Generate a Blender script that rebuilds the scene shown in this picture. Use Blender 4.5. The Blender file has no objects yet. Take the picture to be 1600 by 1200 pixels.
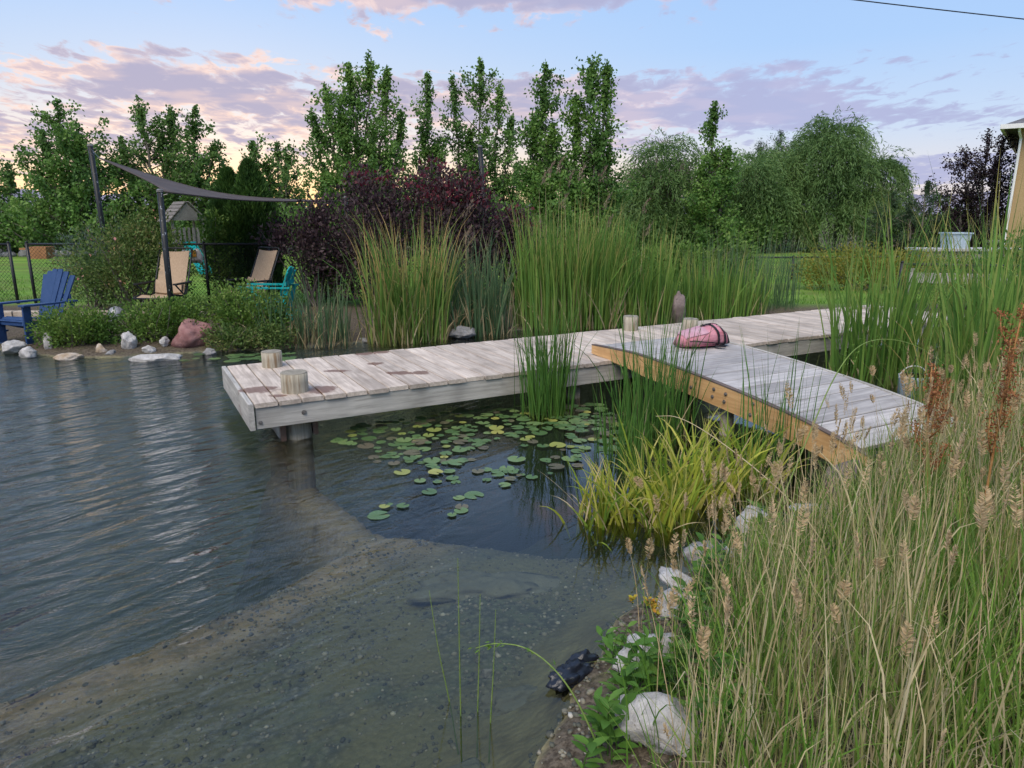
import bpy, bmesh, math, random
import numpy as np
from mathutils import Vector, Matrix, noise as mnoise

rng = np.random.default_rng(7)
random.seed(7)
R = math.radians
scene = bpy.context.scene
COL = scene.collection

# ------------------------------------------------------------------ camera
cam_d = bpy.data.cameras.new('camera')
cam_d.sensor_fit = 'HORIZONTAL'
cam_d.sensor_width = 36.0
cam_d.lens = 36.0 * 1090.0 / 1600.0
cam_d.clip_start = 0.05
cam_d.clip_end = 9000
cam = bpy.data.objects.new('camera', cam_d)
COL.objects.link(cam)
cam.location = (0, 0, 1.9)
cam.rotation_euler = (R(90 - 13.6646), 0, 0)
scene.camera = cam

# ------------------------------------------------------------------ exposure
scene.view_settings.view_transform = 'Standard'
scene.view_settings.look = 'None'
scene.view_settings.exposure = 0.5
scene.view_settings.gamma = 1.0
scene.view_settings.use_curve_mapping = False
scene.cycles.max_bounces = 6
scene.cycles.diffuse_bounces = 2
scene.cycles.glossy_bounces = 2
scene.cycles.transparent_max_bounces = 8
scene.cycles.transmission_bounces = 4
scene.cycles.caustics_refractive = True
scene.cycles.caustics_reflective = False
scene.cycles.blur_glossy = 0.3
scene.cycles.use_adaptive_sampling = True
scene.cycles.adaptive_threshold = 0.025
scene.cycles.use_denoising = True
scene.cycles.sample_clamp_indirect = 4.0

# ------------------------------------------------------------------ node helpers
class NT:
    def __init__(s, nt):
        s.nt = nt
    def n(s, t, **kw):
        nd = s.nt.nodes.new(t)
        for k, v in kw.items():
            setattr(nd, k, v)
        return nd
    def put(s, sock, v):
        if v is None:
            return
        if isinstance(v, bpy.types.NodeSocket):
            s.nt.links.new(v, sock)
        else:
            if sock.type == 'RGBA' and len(v) == 3:
                v = (*v, 1)
            sock.default_value = v
    def math(s, op, a, b=None, c=None, clamp=False):
        nd = s.n('ShaderNodeMath', operation=op, use_clamp=clamp)
        for i, v in enumerate((a, b, c)):
            s.put(nd.inputs[i], v)
        return nd.outputs[0]
    def vmath(s, op, a, b=None):
        nd = s.n('ShaderNodeVectorMath', operation=op)
        s.put(nd.inputs[0], a); s.put(nd.inputs[1], b)
        return nd.outputs['Value' if op in ('LENGTH', 'DOT_PRODUCT', 'DISTANCE') else 'Vector']
    def mix(s, f, a, b, blend='MIX'):
        nd = s.n('ShaderNodeMix', data_type='RGBA', blend_type=blend)
        s.put(nd.inputs[0], f); s.put(nd.inputs[6], a); s.put(nd.inputs[7], b)
        return nd.outputs[2]
    def ramp(s, f, stops, interp='LINEAR'):
        nd = s.n('ShaderNodeValToRGB')
        cr = nd.color_ramp; cr.interpolation = interp
        while len(cr.elements) < len(stops):
            cr.elements.new(0.5)
        for e, (p, c) in zip(cr.elements, stops):
            e.position = p; e.color = (*c, 1) if len(c) == 3 else c
        s.put(nd.inputs[0], f)
        return nd.outputs[0]
    def rng(s, v, a, b, c=0.0, d=1.0, smooth=True):
        nd = s.n('ShaderNodeMapRange', interpolation_type='SMOOTHSTEP' if smooth else 'LINEAR')
        for i, x in enumerate((v, a, b, c, d)):
            s.put(nd.inputs[i], x)
        return nd.outputs[0]
    def noise(s, vec, scale, detail=4, rough=0.55, dist=0.0, col=False):
        nd = s.n('ShaderNodeTexNoise')
        s.put(nd.inputs['Vector'], vec)
        nd.inputs['Scale'].default_value = scale; nd.inputs['Detail'].default_value = detail
        nd.inputs['Roughness'].default_value = rough; nd.inputs['Distortion'].default_value = dist
        return nd.outputs['Color' if col else 'Fac']
    def mapping(s, vec, sc=(1, 1, 1), rot=(0, 0, 0), loc=(0, 0, 0)):
        nd = s.n('ShaderNodeMapping')
        s.put(nd.inputs[0], vec)
        nd.inputs['Scale'].default_value = sc; nd.inputs['Rotation'].default_value = rot; nd.inputs['Location'].default_value = loc
        return nd.outputs[0]
    def bump(s, h, strength=0.3, dist=0.02, normal=None):
        nd = s.n('ShaderNodeBump')
        s.put(nd.inputs['Strength'], strength); s.put(nd.inputs['Distance'], dist); s.put(nd.inputs['Height'], h)
        if normal is not None:
            s.put(nd.inputs['Normal'], normal)
        return nd.outputs[0]
    def attr(s, name):
        return s.n('ShaderNodeAttribute', attribute_name=name).outputs['Fac']
    def pos(s):
        return s.n('ShaderNodeNewGeometry').outputs['Position']
    def obj(s):
        return s.n('ShaderNodeTexCoord').outputs['Object']
    def orand(s):
        return s.n('ShaderNodeObjectInfo').outputs['Random']
    def principled(s, col, rough=0.7, bump=None, metal=0.0, spec=0.3, **kw):
        nd = s.n('ShaderNodeBsdfPrincipled')
        s.put(nd.inputs['Base Color'], col); s.put(nd.inputs['Roughness'], rough)
        nd.inputs['Metallic'].default_value = metal
        s.put(nd.inputs['Specular IOR Level'], spec)
        if bump is not None:
            s.put(nd.inputs['Normal'], bump)
        for k, v in kw.items():
            s.put(nd.inputs[k], v)
        return nd.outputs[0]
    def xyz(s, v):
        nd = s.n('ShaderNodeSeparateXYZ'); s.put(nd.inputs[0], v)
        return nd.outputs

def material(name, fn):
    m = bpy.data.materials.new(name)
    m.use_nodes = True
    nt = m.node_tree
    nt.nodes.clear()
    t = NT(nt)
    out = t.n('ShaderNodeOutputMaterial')
    nt.links.new(fn(t), out.inputs['Surface'])
    return m

# ------------------------------------------------------------------ sky
SUN_AZ = R(-22)          # the sunset glow lies left of the view axis, behind the trees
world = bpy.data.worlds.new('World')
scene.world = world
world.use_nodes = True
wnt = world.node_tree
wnt.nodes.clear()
w = NT(wnt)
wout = w.n('ShaderNodeOutputWorld')
bg = w.n('ShaderNodeBackground')
sky = w.n('ShaderNodeTexSky', sky_type='NISHITA')
sky.sun_disc = False
sky.sun_elevation = R(2.5)
sky.sun_rotation = SUN_AZ
sky.altitude = 1300
sky.air_density = 1.0; sky.dust_density = 1.2; sky.ozone_density = 1.5
dirv = w.n('ShaderNodeTexCoord').outputs['Generated']
dx, dy, dz = w.xyz(dirv)
el = w.math('ARCSINE', dz)
az = w.math('ARCTAN2', dx, dy)
elp = w.math('MAXIMUM', el, 0.0)
cool = w.ramp(w.math('DIVIDE', elp, 1.571), [
    (0.0, (0.74, 0.64, 0.64)), (0.03, (0.68, 0.66, 0.72)), (0.07, (0.52, 0.63, 0.82)), (0.13, (0.38, 0.56, 0.86)), (0.22, (0.33, 0.51, 0.84)),
    (0.5, (0.29, 0.44, 0.74)), (1.0, (0.26, 0.39, 0.66))])
warm = w.ramp(w.math('DIVIDE', elp, 1.571), [
    (0.0, (1.0, 0.70, 0.36)), (0.025, (0.96, 0.72, 0.48)), (0.06, (0.74, 0.68, 0.68)), (0.10, (0.52, 0.62, 0.79)), (0.16, (0.39, 0.56, 0.85)),
    (0.25, (0.33, 0.51, 0.84)), (0.5, (0.29, 0.44, 0.74)), (1.0, (0.26, 0.39, 0.66))])
sund = w.vmath('DOT_PRODUCT', dirv, (math.sin(SUN_AZ), math.cos(SUN_AZ), 0.0))
wf = w.rng(sund, 0.72, 1.0)
base = w.mix(wf, cool, warm)
nish = w.vmath('SCALE', sky.outputs[0]); nish.node.inputs['Scale'].default_value = 0.15
base = w.mix(0.12, base, nish)
# clouds: a broken layer seen at a shallow angle, thicker in the banks given here as (azimuth, elevation, half-widths, weight)
pz = w.math('ADD', w.math('MAXIMUM', dz, 0.0), 0.10)
comb = w.n('ShaderNodeCombineXYZ')
w.put(comb.inputs[0], w.math('DIVIDE', dx, pz)); w.put(comb.inputs[1], w.math('DIVIDE', dy, pz))
cp = comb.outputs[0]
n1 = w.noise(w.mapping(cp, (1, 1.1, 1), loc=(3.1, 1.7, 0)), 1.5, 3, 0.5, 0.3)
n2 = w.noise(w.mapping(cp, (1, 0.62, 1), loc=(8.1, 0.3, 0)), 8.0, 6, 0.6, 0.4)
ae = w.n('ShaderNodeCombineXYZ'); w.put(ae.inputs[0], az); w.put(ae.inputs[1], el)
cov = w.math('MULTIPLY', w.math('SUBTRACT', n1, 0.5), 0.9)
cov = w.math('ADD', cov, w.math('MULTIPLY', w.math('SUBTRACT', n2, 0.5), 2.0))
for (a0, e0, ra, re, wt) in [
        (-0.16, 0.268, 0.30, 0.024, 0.46), (0.10, 0.272, 0.20, 0.020, 0.42), (-0.02, 0.235, 0.13, 0.010, 0.22),
        (-0.52, 0.160, 0.22, 0.024, 0.42), (-0.30, 0.150, 0.24, 0.030, 0.44), (-0.30, 0.105, 0.28, 0.040, 0.34), (-0.60, 0.085, 0.18, 0.040, 0.32), (-0.40, 0.19, 0.12, 0.008, 0.3),
        (-0.02, 0.150, 0.18, 0.038, 0.46), (0.20, 0.140, 0.20, 0.042, 0.50), (0.38, 0.130, 0.14, 0.035, 0.46), (0.54, 0.112, 0.12, 0.012, 0.36), (0.345, 0.178, 0.05, 0.008, 0.35),
        (0.15, 0.085, 0.14, 0.014, 0.36), (0.54, 0.050, 0.18, 0.020, 0.55),
        (0.5, 0.215, 0.5, 0.028, -0.35), (-0.5, 0.215, 0.30, 0.022, -0.28), (0.05, 0.205, 0.30, 0.020, -0.35), (-0.2, 0.06, 0.12, 0.03, -0.1)]:
    d = w.vmath('MULTIPLY', w.vmath('SUBTRACT', ae.outputs[0], (a0, e0, 0)), (1 / ra, 1 / re, 0))
    g = w.rng(w.vmath('LENGTH', d), 1.5, 0.2)
    cov = w.math('ADD', cov, w.math('MULTIPLY', g, wt))
cov = w.math('SUBTRACT', cov, 0.14)
cmask = w.rng(cov, 0.0, 0.26)
thick = w.rng(cov, 0.08, 0.50)
lav = w.mix(wf, (0.36, 0.38, 0.58), (0.38, 0.345, 0.47))
pink = w.mix(wf, (0.78, 0.60, 0.66), (0.95, 0.66, 0.52))
n3 = w.noise(w.mapping(cp, (1, 1.2, 1), loc=(1.1, 6.3, 0)), 2.4, 3, 0.5)
litf = w.math('MULTIPLY', w.rng(n3, 0.46, 0.62), w.rng(sund, 0.62, 0.97))
litf = w.math('MULTIPLY', litf, w.math('SUBTRACT', 1.0, w.math('MULTIPLY', thick, 0.65)))
ccol = w.mix(litf, lav, pink)
ccol = w.mix(w.math('MULTIPLY', w.math('SUBTRACT', 1.0, thick), 0.35), ccol, w.mix(w.math('MULTIPLY', wf, 0.6), base, pink))
skyc = w.mix(w.math('MULTIPLY', cmask, 0.88), base, ccol)
w.put(bg.inputs['Color'], skyc)
bg.inputs['Strength'].default_value = 0.88
wnt.links.new(bg.outputs[0], wout.inputs['Surface'])
world.cycles.sampling_method = 'MANUAL'
world.cycles.sample_map_resolution = 256

# ------------------------------------------------------------------ added fill: very soft lamp from behind the camera, brightens the foreground
fill_sun_d = bpy.data.lights.new('sun', 'SUN')
fill_sun_d.energy = 2.4
fill_sun_d.angle = R(45)
fill_sun_d.color = (1.0, 0.89, 0.75)
sun = bpy.data.objects.new('sun', fill_sun_d)
COL.objects.link(sun)
sun.location = (0, 0, 30)
sun.rotation_euler = (R(38), 0, R(-22))

# ------------------------------------------------------------------ mesh helpers
def tag(o, label=None, cat=None, group=None, kind=None):
    if label: o['label'] = label
    if cat: o['category'] = cat
    if group: o['group'] = group
    if kind: o['kind'] = kind
    return o

def thing(name, label, cat, loc=(0, 0, 0), rotz=0.0, group=None):
    o = bpy.data.objects.new(name, None)
    o.empty_display_size = 0.1
    COL.objects.link(o)
    o.location = loc
    o.rotation_euler = (0, 0, rotz)
    return tag(o, label, cat, group)

def put(name, me, parent=None, loc=(0, 0, 0), rot=(0, 0, 0)):
    o = bpy.data.objects.new(name, me)
    COL.objects.link(o)
    o.parent = parent
    o.location = loc
    o.rotation_euler = rot
    return o

def npmesh(name, V, F, mat, attrs=None, smooth=False):
    V = np.asarray(V, dtype=np.float32); F = np.asarray(F, dtype=np.int32)
    me = bpy.data.meshes.new(name)
    k = F.shape[1]
    me.vertices.add(len(V)); me.loops.add(F.size); me.polygons.add(len(F))
    me.vertices.foreach_set('co', V.ravel())
    me.loops.foreach_set('vertex_index', F.ravel())
    me.polygons.foreach_set('loop_start', np.arange(0, F.size, k, dtype=np.int32))
    me.polygons.foreach_set('loop_total', np.full(len(F), k, dtype=np.int32))
    if smooth:
        me.polygons.foreach_set('use_smooth', np.ones(len(F), dtype=bool))
    me.update(calc_edges=True)
    if attrs:
        for kk, a in attrs.items():
            at = me.attributes.new(kk, 'FLOAT', 'POINT')
            at.data.foreach_set('value', np.asarray(a, dtype=np.float32).ravel())
    me.materials.append(mat)
    return me

class MB:
    def __init__(s):
        s.v = []; s.f = []
    def add(s, vs, fs):
        b = len(s.v)
        s.v += [tuple(p) for p in vs]
        s.f += [tuple(i + b for i in f) for f in fs]
        return s
    def box(s, c, size, rot=None):
        hx, hy, hz = size[0] / 2, size[1] / 2, size[2] / 2
        vs = [Vector((x, y, z)) for x in (-hx, hx) for y in (-hy, hy) for z in (-hz, hz)]
        if rot is not None:
            vs = [rot @ p for p in vs]
        c = Vector(c)
        return s.add([p + c for p in vs], [(0, 1, 3, 2), (4, 6, 7, 5), (0, 4, 5, 1), (2, 3, 7, 6), (0, 2, 6, 4), (1, 5, 7, 3)])
    def beam(s, a, b, wx, wz, up=(0, 0, 1)):
        a, b = Vector(a), Vector(b)
        y = (b - a); L = y.length; y.normalize()
        x = y.cross(Vector(up)).normalized(); z = x.cross(y)
        return s.box((a + b) / 2, (wx, L, wz), Matrix((x, y, z)).transposed())
    def cbox(s, size, ch, c=(0, 0, 0), rot=None):
        # a plank: box along y with its four long edges chamfered
        hx, hy, hz = size[0] / 2, size[1] / 2, size[2] / 2
        pr = [(-hx + ch, -hz), (hx - ch, -hz), (hx, -hz + ch), (hx, hz - ch), (hx - ch, hz), (-hx + ch, hz), (-hx, hz - ch), (-hx, -hz + ch)]
        vs = [Vector((x, y, z)) for y in (-hy, hy) for x, z in pr]
        if rot is not None:
            vs = [rot @ p for p in vs]
        c = Vector(c)
        fs = [tuple(range(8)), tuple(range(15, 7, -1))] + [(i, i + 8, (i + 1) % 8 + 8, (i + 1) % 8) for i in range(8)]
        return s.add([p + c for p in vs], fs)
    def tube(s, pts, rad, n=8, cap=True):
        pts = [Vector(p) for p in pts]
        if not hasattr(rad, '__len__'):
            rad = [rad] * len(pts)
        vs = []; fs = []
        ref = None
        for i, p in enumerate(pts):
            d = (pts[min(i + 1, len(pts) - 1)] - pts[max(i - 1, 0)])
            if d.length < 1e-9: d = Vector((0, 0, 1))
            d.normalize()
            if ref is None:
                ref = Vector((1, 0, 0)) if abs(d.x) < 0.8 else Vector((0, 1, 0))
            x = (ref - d * ref.dot(d)).normalized(); y = d.cross(x); ref = x
            for k in range(n):
                a = 2 * math.pi * k / n
                vs.append(p + (x * math.cos(a) + y * math.sin(a)) * rad[i])
        for i in range(len(pts) - 1):
            for k in range(n):
                fs.append((i * n + k, i * n + (k + 1) % n, (i + 1) * n + (k + 1) % n, (i + 1) * n + k))
        if cap:
            fs.append(tuple(range(n - 1, -1, -1))); fs.append(tuple(range((len(pts) - 1) * n, len(pts) * n)))
        return s.add(vs, fs)
    def prism(s, poly, y0, y1):
        # poly in (x, z), extruded along y
        n = len(poly)
        vs = [(x, y0, z) for x, z in poly] + [(x, y1, z) for x, z in poly]
        fs = [tuple(range(n)), tuple(range(2 * n - 1, n - 1, -1))] + [(i, i + n, (i + 1) % n + n, (i + 1) % n) for i in range(n)]
        return s.add(vs, fs)
    def mesh(s, name, mat, smooth=False):
        me = bpy.data.meshes.new(name)
        me.from_pydata(s.v, [], s.f)
        bm = bmesh.new(); bm.from_mesh(me)
        bmesh.ops.recalc_face_normals(bm, faces=bm.faces)
        bm.to_mesh(me); bm.free()
        if smooth:
            for p in me.polygons: p.use_smooth = True
        me.materials.append(mat)
        return me
    def build(s, name, mat, parent=None, loc=(0, 0, 0), rot=(0, 0, 0), smooth=False):
        return put(name, s.mesh(name, mat, smooth), parent, loc, rot)

def cat(parts):
    """join (V, F, attrs) blocks"""
    Vs, Fs, A = [], [], {}
    b = 0
    for V, F, at in parts:
        Vs.append(V); Fs.append(F + b); b += len(V)
        for k, a in at.items():
            A.setdefault(k, []).append(a)
    return np.concatenate(Vs), np.concatenate(Fs), {k: np.concatenate(a) for k, a in A.items()}

def blades(base, L, wid, az, lean, bend, n=4, k=1.6, tip=1.2, face=None, wbase=0.55, r=None):
    """curved tapering leaf strips: lean and bend are angles from the vertical, bend grows along the blade"""
    N = len(base)
    base = np.asarray(base, float)
    L = np.broadcast_to(L, N); wid = np.broadcast_to(wid, N)
    lean = np.broadcast_to(lean, N); bend = np.broadcast_to(bend, N)
    face = rng.uniform(0, 2 * math.pi, N) if face is None else face
    sx, sy = np.cos(face), np.sin(face)
    p = base.copy()
    V = np.zeros((N, n + 1, 2, 3)); T = np.zeros((N, n + 1, 2))
    for i in range(n + 1):
        t = i / n
        ww = wid * 0.5 * (wbase + (1 - wbase) * min(1, t * 4)) * max(0.02, 1 - t ** (tip * 2.2))
        for sgn, j in ((-1, 0), (1, 1)):
            V[:, i, j, 0] = p[:, 0] + sgn * ww * sx
            V[:, i, j, 1] = p[:, 1] + sgn * ww * sy
            V[:, i, j, 2] = p[:, 2]
        T[:, i, :] = t
        th = lean + bend * ((i + 0.5) / n) ** k
        p = p + (L / n)[:, None] * np.stack([np.sin(th) * np.cos(az), np.sin(th) * np.sin(az), np.cos(th)], 1)
    V = V.reshape(-1, 3)
    idx = np.arange(N)[:, None] * (2 * (n + 1)) + np.arange(n)[None, :] * 2
    F = np.stack([idx, idx + 1, idx + 3, idx + 2], -1).reshape(-1, 4)
    r = rng.random(N) if r is None else r
    return V, F, {'t': T.ravel(), 'r': np.repeat(r, 2 * (n + 1))}

def leaves(pos, L, W, axis=None, spread=1.0, r=None, flat=0.0):
    """one folded diamond per leaf"""
    N = len(pos)
    a = rng.normal(size=(N, 3)) * spread
    if axis is not None:
        a = a + axis
    a /= np.linalg.norm(a, axis=1)[:, None] + 1e-9
    q = rng.normal(size=(N, 3))
    if flat:
        q[:, 2] *= (1 - flat)
    b = np.cross(a, q); b /= np.linalg.norm(b, axis=1)[:, None] + 1e-9
    L = np.broadcast_to(L, N)[:, None]; W = np.broadcast_to(W, N)[:, None]
    m = pos + a * L * 0.45
    V = np.stack([pos, m + b * W * 0.5, pos + a * L, m - b * W * 0.5], 1).reshape(-1, 3)
    F = (np.arange(N)[:, None] * 4 + np.arange(4)[None, :])
    r = rng.random(N) if r is None else r
    return V, F, {'t': np.tile([0, 0.5, 1, 0.5], N), 'r': np.repeat(r, 4)}

def sstep(x, a, b):
    t = np.clip((x - a) / (b - a), 0, 1)
    return t * t * (3 - 2 * t)

def vnoise(x, y, s, seed=0):
    """cheap smooth 2-D value noise, vectorised"""
    x = x * s + seed * 17.13; y = y * s + seed * 9.71
    xi = np.floor(x); yi = np.floor(y); fx = x - xi; fy = y - yi
    h = lambda a, b: np.modf(np.abs(np.sin(a * 127.1 + b * 311.7) * 43758.5453))[0]
    fx = fx * fx * (3 - 2 * fx); fy = fy * fy * (3 - 2 * fy)
    return (h(xi, yi) * (1 - fx) + h(xi + 1, yi) * fx) * (1 - fy) + (h(xi, yi + 1) * (1 - fx) + h(xi + 1, yi + 1) * fx) * fy - 0.5

# ------------------------------------------------------------------ materials
def foliage(name, cols, tipcol=None, tipstart=0.6, tipamt=0.7, basecol=None, basend=0.25, trans=0.3, rough=0.55, spec=0.25, patch=0.35, pscale=0.8):
    def fn(t):
        r = t.attr('r')
        n = t.noise(t.pos(), pscale, 3)
        f = t.math('ADD', t.math('MULTIPLY', r, 1 - patch), t.math('MULTIPLY', t.rng(n, 0.3, 0.7), patch))
        k = len(cols)
        c = t.ramp(f, [(0.08 + 0.84 * i / max(1, k - 1), cc) for i, cc in enumerate(cols)])
        tt = t.attr('t')
        if basecol:
            c = t.mix(t.rng(tt, basend, 0.0), c, basecol)
        if tipcol:
            off = t.math('ADD', tt, t.math('MULTIPLY', t.math('SUBTRACT', r, 0.5), 0.5))
            c = t.mix(t.math('MULTIPLY', t.rng(off, tipstart, 1.05), tipamt), c, tipcol)
        p = t.principled(c, rough, spec=spec)
        tr = t.n('ShaderNodeBsdfTranslucent'); t.put(tr.inputs[0], c)
        mx = t.n('ShaderNodeMixShader'); mx.inputs[0].default_value = trans
        t.nt.links.new(p, mx.inputs[1]); t.nt.links.new(tr.outputs[0], mx.inputs[2])
        return mx.outputs[0]
    return material(name, fn)

def plain(name, c1, c2, scale=8, rough=0.7, bump=0.2, bscale=None, metal=0.0, spec=0.3, stretch=(1, 1, 1), rand=0.0, detail=5, bdist=0.01):
    def fn(t):
        v = t.mapping(t.obj(), stretch)
        n = t.noise(v, scale, detail, 0.6)
        c = t.mix(t.rng(n, 0.3, 0.7), c1, c2)
        if rand:
            k = t.math('ADD', t.math('MULTIPLY', t.orand(), rand), 1 - rand / 2)
            c = t.vmath('SCALE', c)
            t.put(c.node.inputs['Scale'], k)
        b = t.bump(t.noise(v, bscale or scale * 3, 5, 0.6), bump, bdist) if bump else None
        return t.principled(c, rough, b, metal, spec)
    return material(name, fn)

def wood(name, c1, c2, axis=1, stain=None, rand=0.25, rough=0.75, knots=True):
    """weathered timber; grain runs along local axis; stain: list of world (x, y, radius) wet marks"""
    def fn(t):
        st = [14.0, 14.0, 14.0]; st[axis] = 0.9
        o = t.obj()
        rnd = t.orand()
        sh = t.n('ShaderNodeCombineXYZ')
        t.put(sh.inputs[0], t.math('MULTIPLY', rnd, 31.7)); t.put(sh.inputs[1], t.math('MULTIPLY', rnd, 17.3)); t.put(sh.inputs[2], t.math('MULTIPLY', rnd, 7.9))
        o = t.vmath('ADD', o, sh.outputs[0])
        v = t.mapping(o, st)
        g = t.noise(v, 2.2, 6, 0.65, 0.6)
        c = t.mix(t.rng(g, 0.32, 0.68), c1, c2)
        big = t.noise(o, 2.3, 3)
        c = t.mix(t.rng(big, 0.45, 0.72, 0, 0.5), c, tuple(x * 0.6 for x in c1))
        k = t.math('ADD', t.math('MULTIPLY', rnd, rand), 1 - rand / 2)
        s = t.vmath('SCALE', c); t.put(s.node.inputs['Scale'], k)
        c = s
        rg = rough
        if stain:
            P = t.pos()
            wob = t.math('MULTIPLY', t.math('SUBTRACT', t.noise(P, 11, 6, 0.75), 0.5), 2.2)
            tot = None
            for (x, y, rx, ry) in stain:
                d = t.vmath('MULTIPLY', t.vmath('SUBTRACT', P, (x, y, 0)), (1 / rx, 1 / ry, 0))
                m = t.rng(t.math('ADD', t.vmath('LENGTH', d), wob), 1.05, 0.75)
                tot = m if tot is None else t.math('MAXIMUM', tot, m)
            c = t.mix(t.math('MULTIPLY', tot, 0.82), c, (0.15, 0.062, 0.032))
            rg = t.math('SUBTRACT', rough, t.math('MULTIPLY', tot, 0.35))
        b = t.bump(g, 0.35, 0.006)
        return t.principled(c, rg, b, 0, 0.3)
    return material(name, fn)

def paint(name, c, rough=0.45, spec=0.4):
    def fn(t):
        n = t.noise(t.obj(), 14, 5, 0.6)
        cc = t.mix(t.rng(n, 0.35, 0.7, 0, 0.35), c, tuple(min(1, x * 1.5 + 0.015) for x in c))
        return t.principled(cc, t.rng(n, 0.3, 0.7, rough - 0.08, rough + 0.15), t.bump(n, 0.06, 0.004), 0, spec)
    return material(name, fn)

def chipped(name, c, chip):
    def fn(t):
        v = t.mapping(t.obj(), (1, 1, 0.55))
        n = t.noise(v, 22, 6, 0.7)
        cc = t.mix(t.rng(n, 0.60, 0.66), c, chip)
        return t.principled(cc, 0.5, t.bump(n, 0.15, 0.003), 0, 0.4)
    return material(name, fn)

M = {}

# ------------------------------------------------------------------ ground, pond bed, water
POND = [(0.02, 1.75), (0.10, 2.1), (0.22, 2.45), (0.33, 2.62), (0.55, 3.0), (0.95, 3.38), (1.36, 3.78), (2.0, 4.35), (2.7, 4.75), (3.6, 5.35), (4.6, 6.2),
        (6.0, 7.6), (7.4, 9.6), (7.7, 11.6), (6.6, 13.2), (4.6, 13.6), (2.6, 12.9), (0.9, 12.0), (-0.8, 11.1), (-2.3, 10.5), (-3.6, 9.9), (-4.6, 9.7),
        (-5.3, 9.35), (-6.1, 9.3), (-7.0, 9.7), (-8.5, 10.3), (-11, 10.2), (-15, 8), (-16, 2), (-13, -1.5), (-8, -1.6), (-3.5, -0.2), (-1.6, 0.7), (-0.4, 1.25)]
PA = np.array(POND)

def sdist(x, y):
    """metres from the pond edge, positive on land"""
    x = np.asarray(x, float); y = np.asarray(y, float)
    best = np.full(x.shape, 1e9); ins = np.zeros(x.shape, bool)
    for i in range(len(PA)):
        ax, ay = PA[i]; bx, by = PA[(i + 1) % len(PA)]
        ex, ey = bx - ax, by - ay
        t = np.clip(((x - ax) * ex + (y - ay) * ey) / (ex * ex + ey * ey), 0, 1)
        best = np.minimum(best, np.hypot(x - ax - t * ex, y - ay - t * ey))
        c = ((ay > y) != (by > y)) & (x < (bx - ax) * (y - ay) / (by - ay + 1e-12) + ax)
        ins ^= c
    return np.where(ins, -best, best)

def shelf_q(x, y):
    return (x + 1.0) * -0.736 + (y - 4.75) * 0.677

def zones(x, y):
    d = sdist(x, y) + 0.10 * vnoise(x, y, 2.1, 1) + 0.05 * vnoise(x, y, 5.3, 2)
    q = shelf_q(x, y) + 0.25 * vnoise(x, y, 1.6, 5)
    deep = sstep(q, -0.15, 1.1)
    lily = sstep(y + 0.35 * x + 0.3 * vnoise(x, y, 1.3, 6), 4.45, 5.5) * sstep(x, -1.5, -0.9)
    return d, q, deep, lily

def ridge(x, y):
    # silted-over retaining ridge that runs under water from the end pile to the shelf
    ax, ay, bx, by = -2.15, 6.15, -0.98, 4.62
    ex, ey = bx - ax, by - ay
    t = np.clip(((x - ax) * ex + (y - ay) * ey) / (ex * ex + ey * ey), 0, 1)
    return np.hypot(x - ax - t * ex, y - ay - t * ey) + 0.05 * vnoise(x, y, 3.1, 12)

def gz(x, y):
    d, q, deep, lily = zones(x, y)
    near = sstep(-y + 0.35 * x, -6.5, -3.5)
    land = 0.02 + (0.12 + 0.13 * near) * (1 - np.exp(-np.maximum(d, 0) / 0.7)) + 0.03 * vnoise(x, y, 1.7, 3) * sstep(d, 0.1, 0.8)
    land = np.where(d > 30, land - 0.0, land)
    s = np.maximum(-d, 0)
    shelf = -(0.30 * (1 - np.exp(-s / 0.30)) + 0.07 * np.minimum(s, 2.2)) + 0.05 * vnoise(x, y, 2.5, 4) * sstep(s, 0.1, 0.5) + 0.02 * vnoise(x, y, 7.5, 8) * sstep(s, 0.1, 0.5)
    zb = shelf - np.minimum(1.35 * deep, 0.8 * s) - np.minimum(0.6 * lily, 0.7 * s)
    zb = np.maximum(zb, -0.46 - 1.1 * np.maximum(ridge(x, y) - 0.13, 0) / 0.35)
    return np.where(d > 0, land, zb + 0.02 * np.exp(-s / 0.05))

def gz1(x, y):
    return float(gz(np.array([x]), np.array([y]))[0])

xs = np.unique(np.concatenate([np.arange(-9.5, 8.5, 0.08), np.arange(-17, -9.5, 0.3), np.arange(8.5, 20, 0.4), np.linspace(20, 120, 26), np.linspace(-120, -17, 26), [-6000, -2500, -1000, -400, 400, 1000, 2500, 6000]]))
ys = np.unique(np.concatenate([np.arange(0.4, 14.5, 0.08), np.arange(-6, 0.4, 0.3), np.arange(14.5, 40, 0.5), np.linspace(40, 160, 22), [-300, -60, -20, 300, 700, 1500, 3000, 7000]]))
GX, GY = np.meshgrid(xs, ys)
fx, fy = GX.ravel(), GY.ravel()
d_, q_, deep_, lily_ = zones(fx, fy)
gzv = gz(fx, fy)
nx, ny = len(xs), len(ys)
ii = (np.arange(ny - 1)[:, None] * nx + np.arange(nx - 1)[None, :]).ravel()
GF = np.stack([ii, ii + 1, ii + nx + 1, ii + nx], 1)
lawn_ = sstep(fy + 0.25 * vnoise(fx, fy, 0.8, 9), 13.6, 14.6) * (1 - 0.85 * sstep(fy, 31, 37))

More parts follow.
